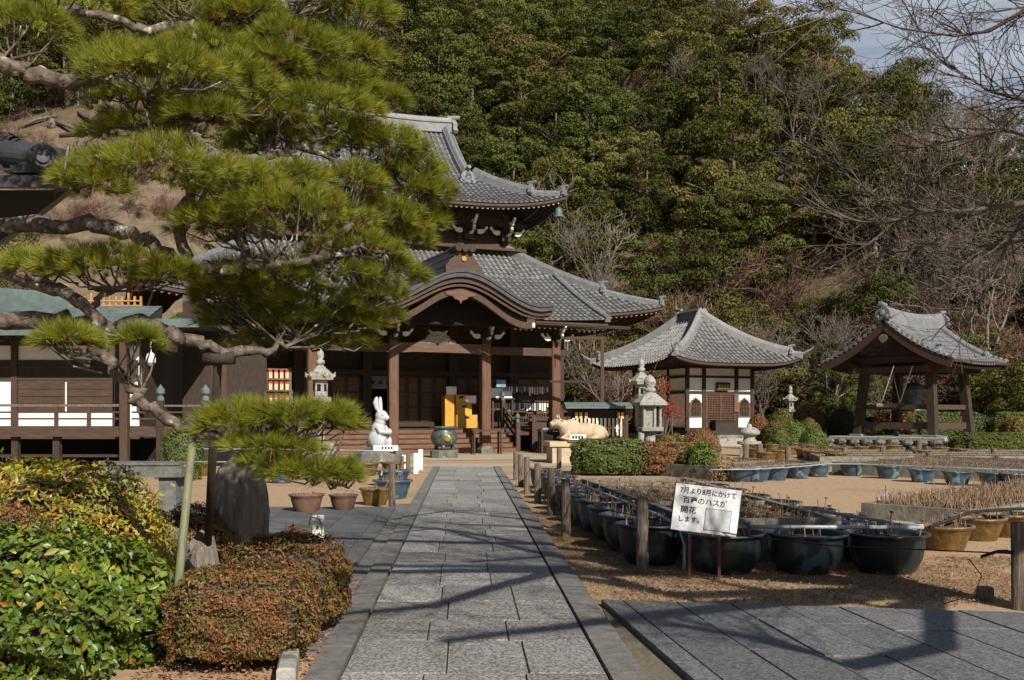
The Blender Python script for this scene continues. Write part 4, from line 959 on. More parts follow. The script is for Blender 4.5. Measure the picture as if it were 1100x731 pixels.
for x in (0, BW):
    m = MB(); m.prism([(-.1, 4.3), (-.1, 4.3), (.5, 4.35), (1.25, 4.75), (BW / 2, 5.1), (BW - 1.25, 4.75), (BW - .5, 4.35), (BW + .1, 4.3)][1:], (x - .05, 0, 0), (0, 1, 0), (0, 0, 1), (.1, 0, 0)); bp(m, 'gable_board', M['wood_dark'])
brun = BW / 2 + 1.45
bprof = lambda d: 3.85 + 1.95 * (.5 * (d / brun) + .5 * (d / brun) ** 2)
X0, X1 = -1.15, BW + 1.15
def bsl(sg): return lambda u, d: V3(u, BW / 2 + sg * (brun - d), bprof(d) + .22 * (abs(u - BW / 2) / (BW / 2 + 1.15)) ** 3 * max(0, 1 - .35 * d / brun))
m = MB()
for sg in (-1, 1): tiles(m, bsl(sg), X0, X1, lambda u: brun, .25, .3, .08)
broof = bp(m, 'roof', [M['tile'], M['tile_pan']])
m = MB()
for sg in (-1, 1):
    S = bsl(sg)
    for i in range(10): d0, d1 = brun * i / 10, brun * (i + 1) / 10; z = V3(0, 0, .12); m.add([S(X0 + .05, d0) - z, S(X1 - .05, d0) - z, S(X1 - .05, d1) - z, S(X0 + .05, d1) - z], [(0, 1, 2, 3)])
m.build('soffit', M['wood'], broof)
m = MB()
for sg in (-1, 1):
    S = bsl(sg); m.beam(S(X0, .02) - V3(0, 0, .1), S(X1, .02) - V3(0, 0, .1), .08, .12)
    for i in range(22):
        x = X0 + .2 + i * (X1 - X0 - .4) / 21; m.beam(S(x, .12) - V3(0, 0, .19), S(x, 1.4) - V3(0, 0, .19), .08, .1)
m.build('eave_edge', M['wood_dark'], broof)
for x in (X0 + .02, X1 - .02):
    m = MB()
    for sg in (-1, 1): S = bsl(sg); m.sweep([S(x, d) - V3(0, 0, .26) for d in np.linspace(.02, brun, 14)], [(-.05, -.15), (.05, -.15), (.05, .2), (-.05, .2)])
    m.build('bargeboard', M['fascia'], broof)
    m = MB()
    for sg in (-1, 1):
        S = bsl(sg)
        for d in np.arange(.1, brun - .1, .24):
            p = S(x, d); o = V3(-1 if x < 1 else 1, 0, 0); m.tube([p + V3(0, 0, .05) - o * .2, p + V3(0, 0, .05) + o * .08], .085, 8)
    m.build('verge_tiles', M['tile'], broof)
    for sg in (-1, 1):
        S = bsl(sg); m = MB(); xx = x + (.42 if x < 1 else -.42); m.sweep([S(xx, d) for d in np.linspace(.9, brun - .05, 12)], ridge_prof(.26, .26)); rg = m.build('descending_ridge', M['tile'], broof); onigawara(S(xx, .8), (0, sg), .42, rg)
m = MB(); m.sweep([V3(x, BW / 2, bprof(brun) + .2 * (abs(x - BW / 2) / 2.8) ** 2) for x in np.linspace(X0 + .1, X1 - .1, 11)], ridge_prof(.46, .62)); m.build('ridge', M['tile'], broof)
for x, s in ((X0, -1), (X1, 1)): onigawara(V3(x, BW / 2, bprof(brun) + .15), (s, 0), .72, broof)
m = MB(); m.prism([(0, -.28), (.12, -.2), (.22, -.04), (.15, .09), (0, .14), (-.15, .09), (-.22, -.04), (-.12, -.2)], (X0 - .05, BW / 2, 5.15), (0, 1, 0), (0, 0, 1), (.06, 0, 0)); m.build('gable_pendant', M['wood_grey'], broof)
t = thing('temple_bell', 'large green bronze bell hanging inside the bell tower', 'bell'); t.location = btower.matrix_basis @ V3(BW / 2, BW / 2, 1.75)
m = MB(); m.lathe([(.52, 0), (.54, .05), (.52, .12), (.50, .16), (.485, .55), (.46, .95), (.43, 1.15), (.34, 1.3), (.2, 1.38), (0, 1.4)], 28); m.build('bell_body', M['bronze'], t, True)
m = MB()
for z, r in ((.2, .512), (.62, .492), (1.0, .47)): m.lathe([(r, z - .025), (r + .012, z), (r, z + .025)], 28)
m.build('raised_bands', M['copper'], t)
m = MB(); m.tube([(-.1, 0, 1.38), (-.08, 0, 1.55), (0, 0, 1.6), (.08, 0, 1.55), (.1, 0, 1.38)], .04, 8); m.tube([(0, 0, 1.6), (0, 0, 2.3)], .02, 5); m.build('hanger', M['wire'], t)
t = thing('bell_striker', 'pale wooden striking log slung on white ropes beside the bell', 'striker'); t.location = btower.matrix_basis @ V3(-.15, BW / 2 + .1, 2.05)
m = MB(); m.tube([(-.75, 0, 0), (.55, 0, 0)], .10, 10); m.build('log', M['bark_pale'], t)
for x in (-.5, .35):
    for y in (-1.2, 1.2): m = MB(); m.tube([(x, 0, .1), (x + .1, y, 1.75)], .014, 4); m.build('rope', M['paper'], t)
t = thing('stone_platform', 'low boulder faced stone platform under the bell tower', 'platform'); t.location = btower.location.copy(); t.rotation_euler = btower.rotation_euler
m = MB(); m.bbox((-1.1, -1.1, .45), (BW + 1.3, BW + 1.1, .60), .03); m.build('paving_slab', M['stone'], t)
m = MB(); rs = random.Random(3)
for side in range(4):
    for i in range(9):
        for j in range(2):
            f = -1.05 + (i + .5 * (j % 2)) * (BW + 2.2) / 8.6; q = {0: (f, -1.0), 1: (-1.0, f), 2: (f, BW + 1.0), 3: (BW + 1.2, f)}[side]
            m.sphere((q[0], q[1], .12 + j * .24), (.32, .32, .17), 8, 6, .09)
m.build('boulders', M['stone_dark'], t); m = MB(); m.box((-.95, -.95, 0), (BW + 1.1, BW + .95, .44)); m.build('core', M['stone_dark'], t)
t = thing('plank_bench', 'low plank bench on the platform behind the bell tower posts', 'bench'); t.location = btower.matrix_basis @ V3(.6, 2.6, .60); t.rotation_euler = btower.rotation_euler
m = MB(); m.box((-.2, -.8, .32), (.2, .8, .38)); m.build('seat', M['wood_grey'], t)
for y in (-.6, .6): m = MB(); m.box((-.15, y - .04, 0), (.15, y + .04, .32)); m.build('leg', M['wood_grey'], t)

# ------------------------------------------------------------------ verandaed building on the left
LB = 27.0
def lx_(px): return (px - HX) / FPX * LB
def lz_(py): return EYE + (HY - py) / FPX * LB
lbx = lx_(134)
lb = thing('veranda_building', 'low timber building with green copper roof, white walls and a railed veranda', 'building', (lbx, LB, 0))
def lp(mb, name, m, smooth=False, parent=lb): return mb.build(name, m, parent, smooth)
m = MB(); m.box((-9, 1.5, .9), (-.2, 1.6, 3.95)); lp(m, 'wall', M['white'])
m = MB(); m.box((-.3, 1.605, .9), (-.2, 6, 3.95)); lp(m, 'side_wall', M['wood_dark'])
m = MB(); m.box((-9, 1.44, 3.0), (-.2, 1.497, 3.2)); m.box((-9, 1.44, 3.62), (-.2, 1.497, 3.74)); m.box((-9, 1.44, 2.62), (-.2, 1.497, 2.99)); lp(m, 'lintel', M['wood_dark'])
m = MB(); m.box((-9, 1.42, 2.62), (-.2, 1.438, 2.68)); lp(m, 'hanging_rail', M['wood'])
for x in (-3.78, -.75, -6.5): m = MB(); m.box((x - .09, 1.40, .9), (x + .09, 1.6, 3.95)); lp(m, 'column', M['wood'])
for x0 in (-3.66, -2.24): 
    m = MB(); m.box((x0, 1.41, 1.72), (x0 + 1.35, 1.45, 2.6)); d = lp(m, 'sliding_shutter', M['wood_x'])
    m = MB()
    for z in (1.93, 2.14, 2.36): m.box((x0 + .03, 1.39, z), (x0 + 1.32, 1.409, z + .035))
    m.build('batten', M['wood'], d)
m = MB(); m.box((-9, 0, 1.18), (.1, 1.5, 1.28)); m.box((-9, -.06, 1.0), (.1, .08, 1.178)); m.box((.1, .1, 1.18), (2.35, 1.5, 1.28)); m.box((.1, .05, 1.0), (2.35, .14, 1.178)); lp(m, 'veranda_floor', M['wood_x'])
for x in (-8, -6, -4.6, -3.1, -1.95): m = MB(); m.box((x - .09, .1, 0), (x + .09, .28, .998)); lp(m, 'floor_post', M['wood_dark'])
for z in (1.47, 1.65, 1.83):
    m = MB(); m.box((-9, -.02, z), (-.12, .06, z + (.07 if z > 1.8 else .05))); m.box((.14, .12, z), (2.3, .2, z + .05)); lp(m, 'rail', M['wood_grey'] if z > 1.8 else M['wood'])
for x in (-8, -6.6, -5.2, -3.6, -1.9, -1.0): m = MB(); m.box((x - .05, -.01, 1.28), (x + .05, .05, 1.83)); lp(m, 'rail_post', M['wood'])
m = MB(); m.box((-.11, -.1, 0), (.11, .1, 3.95)); lp(m, 'corner_column', M['wood'])
for x in (.95, 2.2): 
    m = MB(); m.box((x - .09, .02, .0), (x + .09, .2, 2.0)); c = lp(m, 'newel_post', M['wood_dark'])
    m = MB(); m.lathe([(.1, 0), (.1, .08), (.05, .13), (.12, .2), (.12, .3), (.04, .4), (.0, .46)], 12, (x, .11, 2.0)); m.build('finial', M['copper'], c)
m = MB(); m.box((-9, .3, .42), (.0, .36, .5)); lp(m, 'brace', M['wood_dark'])
m = MB(); m.box((-9, 3.5, 0), (2.3, 3.6, 1.1)); lp(m, 'under_floor', M['black'])  # black sheet in place of the shade below this floor
m = MB()
for i in range(14):
    m.box((1.05 + i * .085, .9, .08), (1.058 + i * .085, .91, .9))
for j in range(10): m.box((1.05, .905, .1 + j * .085), (2.2, .915, .108 + j * .085))
lp(m, 'vent_mesh', M['metalgrey'])
m = MB(); m.box((1.0, .2, .92), (2.2, .3, .998)); lp(m, 'step_edge', M['wood_red'])
# copper roof: lapped sheets in courses
m = MB()
def crf(x, d): return V3(x, -.05 + d, 3.98 + .36 * d + .012 * d * d)
for j in range(7):
    d0, d1 = j * .32, (j + 1) * .32; x = -9.0 - (j % 2) * .3
    while x < .25:
        x1 = min(x + .6, .25); lo_ = V3(0, 0, .018); m.add([crf(x + .004, d0) + lo_, crf(x1 - .004, d0) + lo_, crf(x1 - .004, d1 + .02), crf(x + .004, d1 + .02), crf(x + .004, d0), crf(x1 - .004, d0)], [(0, 1, 2, 3), (4, 5, 1, 0)]); x = x1
croof = lp(m, 'copper_roof', M['copper'])
m = MB(); m.box((-9, -.03, 3.80), (.26, .07, 3.97)); m.build('eave_edge', M['copper'], croof)
m = MB(); m.add([(-9, .05, 3.83), (.24, .05, 3.83), (.24, 2.15, 4.55), (-9, 2.15, 4.55)], [(0, 1, 2, 3)]); m.add([(.252, .0, 3.98), (.252, 2.2, 4.82), (.252, 2.2, 3.9)], [(0, 1, 2)])
for i in range(29): x = -8.9 + i * .31; m.box((x - .04, .09, 3.74), (x + .04, 1.4, 3.82))
m.build('soffit', M['wood_dark'], croof)
m = MB(); m.prism([(-7, 4.9), (-2.5, 4.9), (-3.4, 5.35), (-7, 5.6)], (0, 2.6, 0), (1, 0, 0), (0, 0, 1), (0, 2, 0)); m.build('upper_gable', M['copper'], croof)
m = MB(); m.box((-2.6, 2.3, 4.8), (-.4, 2.4, 4.9))
for i in range(12): m.box((-2.5 + i * .185, 2.3, 4.9), (-2.44 + i * .185, 2.36, 5.16 if i % 3 else 5.26))
m.box((-2.6, 2.28, 5.0), (-.4, 2.299, 5.04)); m.build('ridge_lattice', mat('fresh_cedar', (.45, .24, .10), rough=.7), croof)
t = thing('security_camera', 'white dome security camera hanging from the copper eave', 'camera', at(162, 384, 26.8))
m = MB(); m.tube([(0, 0, .12), (0, 0, .62)], .02, 6); m.build('stem', M['white'], t); m = MB(); m.lathe([(.03, .14), (.1, .08), (.13, -.02), (.13, -.14), (.11, -.16)], 14); m.build('housing', M['white'], t); m = MB(); m.sphere((0, 0, -.16), .1, 12, 8); m.build('dome', M['ridge'], t)
# dark covered corridor joining it to the hall
m = MB(); m.box((.25, 4.0, 0), (2.9, 4.1, 5.2)); cw = thing('corridor', 'shadowy covered corridor between the left veranda and the main hall', 'corridor', (lbx, LB, 0)); m.build('back_wall', M['wood_dark'], cw)
m = MB(); m.box((.3, .9, 4.25), (1.75, 4.4, 4.35)); m.box((.3, .85, 4.1), (1.75, .95, 4.245)); m.build('corridor_roof', M['copper'], cw)
m = MB()
for x in (1.75, 2.0, 2.3): m.box((x - .08, 1.5, 1.28), (x + .08, 1.62, 3.6 if x > 1.8 else 2.3))
m.build('corridor_posts', M['wood'], cw)
m = MB()
for i in range(22): m.box((2.08, 1.55, 1.35 + i * .1), (2.22, 1.6, 1.39 + i * .1))
m.build('louvre', M['wood'], cw)

# ------------------------------------------------------------------ corner of a tiled roof close by on the left
tp_ = at(76, 186, 8.2); ne = thing('near_eave', 'dark corner of a tiled roof with a round ridge end jutting in close by', 'building', (tp_.x, tp_.y, 0)); tz = tp_.z
bk = V3(-.59, .81, 0)
def nS(u, d): return V3(-u, 0, tz) + bk * d + V3(0, 0, .34 * d)
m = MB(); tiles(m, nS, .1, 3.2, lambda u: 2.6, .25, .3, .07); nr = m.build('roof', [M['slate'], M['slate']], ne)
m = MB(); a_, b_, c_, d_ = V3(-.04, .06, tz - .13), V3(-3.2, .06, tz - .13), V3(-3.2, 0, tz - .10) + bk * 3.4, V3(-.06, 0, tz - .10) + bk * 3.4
m.add([a_, b_, c_, d_], [(0, 1, 2, 3)]); m.build('soffit', M['black'], nr)  # shade of the underside put into a black soffit colour
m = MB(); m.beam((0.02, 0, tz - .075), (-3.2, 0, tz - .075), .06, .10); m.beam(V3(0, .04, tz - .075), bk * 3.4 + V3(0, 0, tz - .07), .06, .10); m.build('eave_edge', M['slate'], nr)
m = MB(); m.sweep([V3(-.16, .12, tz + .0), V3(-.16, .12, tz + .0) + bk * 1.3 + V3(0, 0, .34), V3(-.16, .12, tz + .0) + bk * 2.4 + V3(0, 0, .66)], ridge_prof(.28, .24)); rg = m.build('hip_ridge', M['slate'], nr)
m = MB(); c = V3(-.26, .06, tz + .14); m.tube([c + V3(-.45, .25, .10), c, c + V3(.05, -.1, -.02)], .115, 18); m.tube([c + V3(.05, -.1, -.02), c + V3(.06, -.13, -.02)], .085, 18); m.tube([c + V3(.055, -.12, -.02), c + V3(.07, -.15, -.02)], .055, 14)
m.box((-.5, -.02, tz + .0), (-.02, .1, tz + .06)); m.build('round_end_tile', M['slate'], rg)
for x in (-1.6, -3.0):
    for k in (1.3, 3.0): p = bk * k; m = MB(); m.box((p.x + x - .1, p.y - .1, 0), (p.x + x + .1, p.y + .1, tz - .1)); m.build('post', M['wood_dark'], ne)
# ------------------------------------------------------------------ stone lanterns
def lantern(loc, s, label, kind, rz=0, extra=None):
    t = thing('stone_lantern', label, 'stone lantern', loc, rz, 'stone lanterns in the temple yard'); m = MB(); n = 6
    if kind == 'tall':
        m.lathe([(.5, 0), (.52, .22), (.42, .34), (.3, .4)], n); m.build('base', M['stone'], t)
        m = MB(); m.lathe([(.19, .38), (.21, .44), (.17, .5), (.165, .95), (.2, 1.0), (.165, 1.05), (.16, 1.6), (.2, 1.66)], 14); m.build('shaft', M['stone'], t, False)
        z = 1.64; m = MB(); m.lathe([(.2, z), (.42, z + .14), (.44, z + .26), (.36, z + .28)], n); m.build('platform', M['stone'], t); z += .28
        m = MB(); m.lathe([(.27, z), (.29, z + .02), (.29, z + .48), (.27, z + .5)], n); f = m.build('fire_box', M['stone'], t)
        for k in (0, 1, 2, 3, 4, 5):
            m = MB(); a = R(30 + 60 * k); m.T = Matrix.Rotation(a, 4, 'Z'); m.box((.245, -.07, z + .16), (.262, .07, z + .36)); m.build('opening', M['black'], f)
        z += .5
        m = MB(); m.lathe([(.5, z - .02), (.54, z + .1), (.34, z + .24), (.16, z + .36), (.1, z + .4)], n)
        for k in range(6): a = R(60 * k); m.tube([(.46 * math.cos(a), .46 * math.sin(a), z + .08), (.56 * math.cos(a), .56 * math.sin(a), z + .1), (.58 * math.cos(a), .58 * math.sin(a), z + .2)], [.07, .06, .02], 6)
        m.build('cap', M['stone'], t); z += .38
        m = MB(); m.lathe([(.08, z), (.18, z + .06), (.17, z + .14), (.09, z + .17), (.15, z + .25), (.14, z + .36), (.05, z + .46), (0, z + .5)], 14); m.build('finial', M['stone'], t, True)
    elif kind == 'open':
        m.lathe([(.46, 0), (.46, .2), (.3, .3)], n); m.build('base', M['stone'], t)
        m = MB(); m.lathe([(.23, .28), (.23, .75), (.25, .8), (.235, .86), (.235, 1.38)], 16); m.build('shaft', M['stone'], t)
        z = 1.38; m = MB(); m.lathe([(.26, z), (.56, z + .1), (.58, z + .22), (.5, z + .24)], n, a0=R(30)); m.build('platform', M['stone'], t); z += .24
        m = MB()
        for k in range(6):
            a = R(30 + 60 * k); m.tube([(.43 * math.cos(a), .43 * math.sin(a), z), (.43 * math.cos(a), .43 * math.sin(a), z + .72)], .07, 6)
        for k in (2, 3, 4, 0): a = R(60 * k + 10 - 10); m.T = Matrix.Rotation(a, 4, 'Z'); m.box((.33, -.2, z), (.36, .2, z + .72))
        m.T = None; m.build('fire_box', M['stone'], t); z += .72
        m = MB(); m.lathe([(.5, z), (.74, z + .06), (.72, z + .16), (.38, z + .42), (.2, z + .52), (.15, z + .54)], n, a0=R(30)); m.build('cap', M['stone'], t); z += .52
        m = MB(); m.lathe([(.16, z), (.25, z + .06), (.24, z + .14), (.15, z + .18), (.25, z + .27), (.26, z + .42), (.16, z + .56), (0, z + .66)], 14); m.build('finial', M['stone'], t, True)
    else:
        for k in range(3): a = R(90 + 120 * k); m.tube([(.42 * math.cos(a), .42 * math.sin(a), 0), (.4 * math.cos(a), .4 * math.sin(a), .3), (.22 * math.cos(a), .22 * math.sin(a), .46)], .09, 7)
        m.build('legs', M['stone'], t); m = MB(); m.lathe([(.2, .42), (.5, .5), (.5, .6), (.3, .62), (.24, .7), (.24, .84)], 12); m.build('fire_box', M['stone'], t)
        m = MB(); m.lathe([(.3, .84), (.42, .9), (.44, 1.0), (.3, 1.14), (.1, 1.2), (.1, 1.28), (.0, 1.34)], 14); m.build('cap', M['stone'], t, True)
    k_ = {'open': .86, 'tall': .72}.get(kind, 1); t.scale = (s * k_, s * k_, s); return t
def gxy(px, Y): return ((px - HX) / FPX * Y, Y, 0)
lantern(gxy(344, 31), 1.13, 'tall pale stone lantern rising behind the pine beside the hall steps', 'tall')
lantern(gxy(698, 27.5), .78, 'sturdy stone lantern with open fire box standing behind the clipped hedge', 'open', R(20))
lantern(gxy(689, 38), 1.16, 'slender stone lantern behind the open lantern near the small hall', 'tall')
lantern(gxy(805, 38.0), .95, 'squat three legged stone lantern in front of the small hall steps', 'low')
lantern(gxy(849, 56), 1.0, 'distant stone lantern beside the right side of the small hall', 'tall')
t = thing('lantern_base', 'broad pale stone pedestal half hidden by the lower pine bough', 'pedestal', gxy(342, 30.2)); m = MB(); m.lathe([(.62, 0), (.6, .35), (.48, .72), (.3, .78)], 12); m.build('block', M['stone'], t, True)

# ------------------------------------------------------------------ statues: rabbit, ox, incense burner
def remesh(o, v, it=4):
    r = o.modifiers.new('remesh', 'REMESH'); r.mode = 'VOXEL'; r.voxel_size = v; r.use_smooth_shade = True
    s = o.modifiers.new('smooth', 'SMOOTH'); s.factor = .5; s.iterations = it
rb = thing('rabbit_statue', 'glossy white porcelain rabbit statue sitting upright with tall ears', 'statue', gxy(407, 33.0)[:2] + (.42,), R(68))
m = MB()      # sits on its haunches facing local -y
m.sphere((0, .06, .42), (.40, .40, .42), 18, 12); m.sphere((0, .02, .78), (.31, .30, .38), 16, 12); m.sphere((0, -.06, 1.12), (.23, .22, .22)); m.sphere((0, -.12, 1.33), (.245, .27, .24)); m.sphere((0, -.34, 1.27), (.13, .13, .12)); m.sphere((0, .46, .24), (.15, .14, .14))
for sx in (-1, 1):
    m.sphere((sx * .30, -.10, .32), (.17, .33, .30)); m.sphere((sx * .28, -.34, .09), (.13, .28, .09))
    m.tube([(sx * .27, -.08, .92), (sx * .31, -.24, .72), (sx * .16, -.40, .70)], [.11, .095, .08], 10); m.sphere((sx * .13, -.42, .70), (.09, .08, .08))
    m.tube([(sx * .10, -.06, 1.48), (sx * .15, .02, 1.66), (sx * .17, .06, 1.84), (sx * .15, .03, 2.02), (sx * .13, .0, 2.10)], [.06, .095, .115, .075, .02], 10)
m.sphere((0, -.46, .72), .13)
b = m.build('rabbit_body', M['porcelain'], rb, True); remesh(b, .024, 3)
m = MB()
for sx in (-1, 1): m.sphere((sx * .185, -.275, 1.38), (.03, .035, .04), 10, 7)
m.build('eye', M['ink'], rb)
rb.scale = (.84, .84, .86)
t = thing('statue_plinth', 'rough dark stone plinth under the rabbit statue', 'plinth', gxy(406, 33.0)); m = MB(); m.lathe([(.86, 0), (.86, .3), (.78, .42)], 9); m.build('block', M['stone_dark'], t)
t = thing('rabbit_label', 'long white label board leaning at the feet of the rabbit statue', 'label board', (gxy(414, 32.3)[0], 32.3, .42)); m = MB(); m.bbox((-.4, -.02, 0), (.42, .02, .17), .01); m.build('board', M['paper'], t)
m = MB()
for k in range(4): m.box((-.12 + k * .1, -.024, .05), (-.06 + k * .1, -.021, .13))
m.build('characters', M['ink'], t)

ox = thing('ox_statue', 'pale carved wooden ox lying on a stone plinth with raised head', 'statue', gxy(622, 33.0)[:2] + (.72,), R(8))
m = MB()      # lies along local x, head at -x
m.sphere((.25, 0, .36), (.78, .40, .36), 20, 12); m.sphere((-.32, 0, .42), (.42, .36, .38), 16, 12); m.sphere((.62, -.05, .33), (.42, .42, .33), 16, 10); m.sphere((-.28, 0, .66), (.3, .2, .2))
m.tube([(-.4, 0, .5), (-.66, -.02, .66), (-.8, -.04, .74)], [.28, .21, .17], 12)
m.tube([(-.74, -.04, .76), (-.93, -.06, .72), (-1.08, -.08, .64)], [.165, .13, .095], 12)
for sy in (-1, 1):
    m.tube([(-.76, -.04 + sy * .1, .86), (-.8, -.04 + sy * .2, .95), (-.78, -.04 + sy * .19, 1.07)], [.05, .038, .012], 8)
    m.tube([(-.7, -.04 + sy * .13, .82), (-.62, -.04 + sy * .28, .83)], [.05, .02], 8)
    m.tube([(-.42, sy * .3, .28), (-.72, sy * .33, .12), (-.4, sy * .36, .07)], [.13, .09, .06], 9); m.tube([(.8, sy * .36, .26), (.48, sy * .46, .13), (.2, sy * .47, .07)], [.17, .1, .06], 9)
m.tube([(1.02, 0, .4), (1.1, .04, .2), (.9, .3, .05)], [.05, .04, .05], 7)
b = m.build('ox_body', M['oxwood'], ox, True); remesh(b, .03, 2)
m = MB(); m.sphere((-.92, -.185, .79), .022, 8, 6); m.sphere((-1.15, -.13, .65), .02, 8, 6); m.build('eye', M['ink'], ox)
ox.scale = (.92, .92, .86)
t = thing('ox_plinth', 'pale stone plinth in two steps under the ox statue', 'plinth', gxy(620, 33.0), R(8)); m = MB(); m.bbox((-.95, -.55, 0), (.95, .55, .55), .03); m.bbox((-1.05, -.62, .552), (1.05, .62, .72), .02); m.build('block', M['oxstone'], t)
t = thing('ox_label', 'small white label board on the front of the ox plinth', 'label board', (gxy(621, 32.2)[0], 32.2, .78), R(4)); m = MB(); m.bbox((-.27, -.02, 0), (.27, .02, .17), .01); m.build('board', M['paper'], t); m = MB()
for k in range(4): m.box((-.2 + k * .1, -.024, .04), (-.13 + k * .1, -.021, .13))
m.build('characters', M['ink'], t)
bu = thing('incense_burner', 'round green bronze incense burner with gold crest before the steps', 'incense burner', gxy(477, 36.4))
m = MB(); m.lathe([(.52, 0), (.52, .26), (.48, .30)], 10); m.build('stone_foot', M['stone_dark'], bu)
m = MB(); m.lathe([(.2, .42), (.36, .46), (.47, .6), (.50, .78), (.46, .94), (.38, 1.02), (.40, 1.08), (.49, 1.12), (.50, 1.18), (.42, 1.17), (.36, 1.04)], 30); bd = m.build('bowl', M['bronze'], bu, True)
for k in range(3):
    a = R(30 + 120 * k); m = MB(); m.tube([(.3 * math.cos(a), .3 * math.sin(a), .5), (.36 * math.cos(a), .36 * math.sin(a), .38), (.33 * math.cos(a), .33 * math.sin(a), .29)], [.09, .07, .08], 8); m.build('foot', M['bronze'], bu, True)
m = MB(); m.T = Matrix.Translation((.16, -.485, .74)) @ Matrix.Rotation(R(90), 4, 'X'); m.lathe([(.12, -.03), (.12, .02), (.09, .03)], 18); m.T = None; m.build('crest', M['gold'], bu)
m = MB(); m.lathe([(.37, 1.05), (.37, 1.09)], 16); m.build('ash', M['stone'], bu)

# roofed rack of fortune papers near the ox
er = thing('plaque_rack', 'low roofed rack with rows of hanging wooden plaques behind the ox statue', 'votive rack', gxy(641, 40.0), R(6))
m = MB(); m.prism([(-.5, 1.92), (0, 2.12), (.5, 1.92), (.5, 1.86), (0, 2.05), (-.5, 1.86)], (-1.35, 0, 0), (0, 1, 0), (0, 0, 1), (2.75, 0, 0)); m.build('roof', M['copper'], er)
for x in (-1.15, 1.15): m = MB(); m.box((x - .06, -.06, 0), (x + .06, .06, 1.95)); m.build('post', M['wood_dark'], er)
for z in (.62, 1.05, 1.72): m = MB(); m.box((-1.1, -.04, z), (1.1, .04, z + .05)); m.build('rail', M['metalgrey'] if z < 1.5 else M['wood'], er)
m = MB()
for z, lo_, hi_ in ((1.02, .34, .50), (.6, .28, .42)):
    for k in range(13):
        h = random.uniform(lo_, hi_); x = -1.02 + k * .165; m = MB(); m.box((x, -.06, z - h + .45), (x + .09, -.045, z + .45)); m.build('plaque', random.choice([M['plaque'], M['plaque'], M['paper']]), er)
for x in (-.9, -.72, -.5, .85, 1.0): m = MB(); m.box((x, -.07, 1.45), (x + .11, -.05, 1.7)); m.build('plaque', M['plaque'], er)
m = MB(); m.box((-1.1, .1, .4), (1.1, .13, 1.9)); m.build('back_board', M['wood_dark'], er)
t = thing('timber_fence', 'dark board fence with posts between the hall and the plaque rack', 'fence', gxy(610, 42.5), R(10))
m = MB(); m.box((-1.6, 0, .2), (2.7, .08, 1.35)); m.box((-1.7, -.08, 1.352), (2.8, .16, 1.45)); m.build('boards', M['wood_x'], t)
for x in (-1.5, .55, 2.6): m = MB(); m.box((x - .09, -.09, 0), (x + .09, -.001, 1.6)); m.build('post', M['wood'], t)

# ------------------------------------------------------------------ lotus pots
def pot_meshes(r, h, kind, stalks, seed):
    rs = random.Random(seed); k = {}
    if kind == 'round':   pr = [(.66, 0), (.74, .10), (.88, .38), (.94, .68), (.93, .88), (.95, .93), (1.06, .97), (1.07, 1.0), (.98, 1.0), (.90, .95), (.86, .7)]
    elif kind == 'bowl':  pr = [(.70, 0), (.72, .06), (.80, .3), (.90, .62), (.96, .86), (1.08, .92), (1.09, 1.0), (1.0, 1.0), (.92, .9), (.86, .7)]
    else:                 pr = [(.55, 0), (.60, .08), (.80, .4), (.92, .75), (.95, .88), (1.03, .92), (1.03, 1.0), (.95, 1.0), (.88, .8)]
    m = MB(); m.lathe([(a * r, b * h) for a, b in pr], 28, cap=False); m.add([(.66 * r * math.cos(t), .66 * r * math.sin(t), .01) for t in np.linspace(0, 6.1, 14)], [tuple(range(14))]); k['pot_body'] = m
    m = MB(); m.lathe([(1.065 * r, .962 * h), (1.085 * r, 1.005 * h), (.985 * r, 1.012 * h), (.96 * r, .99 * h)], 28, cap=False); k['rim'] = m
    m = MB(); m.lathe([(.88 * r, .86 * h), (.5 * r, .90 * h), (.02, .88 * h)], 18, cap=False); k['mud'] = m
    m = MB()
    for i in range(stalks):
        a, q = rs.uniform(0, 6.28), r * .82 * rs.random() ** .5; p = V3(q * math.cos(a), q * math.sin(a), .86 * h); l = rs.uniform(.04, .2) * (1.6 if rs.random() < .12 else 1)
        d = V3(rs.uniform(-.35, .35), rs.uniform(-.35, .35), 1).normalized(); m.tube([p, p + d * l], .0055, 4, False)
        if rs.random() < .3: c = p + d * l; m.sphere(c, (.03, .024, .012), 6, 4)
    k['dead_stalks'] = m; return k
_pm = {}
def pot(loc, r, h, kind, glaze, label, group, rim=None, seed=0, cat='lotus pot', rz=None):
    key = (round(r, 2), round(h, 2), kind, glaze, rim, seed % 3)
    if key not in _pm:
        k = pot_meshes(r, h, kind, int(9 * (r / .3) ** 2), seed % 3)
        _pm[key] = [(n, mb.mesh(n, {'pot_body': M[glaze], 'rim': M[rim or glaze], 'mud': M['soil'], 'dead_stalks': M['stalk']}[n], n in ('pot_body', 'rim', 'mud'))) for n, mb in k.items()]
    t = thing('lotus_pot', label, cat, loc, random.uniform(0, 6.28) if rz is None else rz, group)
    for n, me in _pm[key]:
        o = link(n, me, t)
        if n == 'dead_stalks': o['kind'] = 'stuff'
    t.rotation_euler.x = random.uniform(-.012, .012); return t
ORD = ['first', 'second', 'third', 'fourth', 'fifth', 'sixth', 'seventh', 'eighth', 'ninth', 'tenth', 'eleventh', 'twelfth', 'thirteenth']
side = [(1.50, 10.55, .37), (1.42, 11.55, .37), (1.33, 12.5, .36), (1.25, 13.45, .36), (1.18, 14.4, .35), (1.10, 15.35, .35), (1.02, 16.3, .34), (.95, 17.3, .34), (.88, 18.5, .34), (.82, 19.8, .34), (.72, 21.2, .34)]
for i, (x, y, r) in enumerate(side): pot((x, y, 0), r, .43, 'round', 'potdark', f'{ORD[i]} dark glazed pot from the sign in the row beside the stone path', 'dark lotus pots in the row beside the path', seed=i)
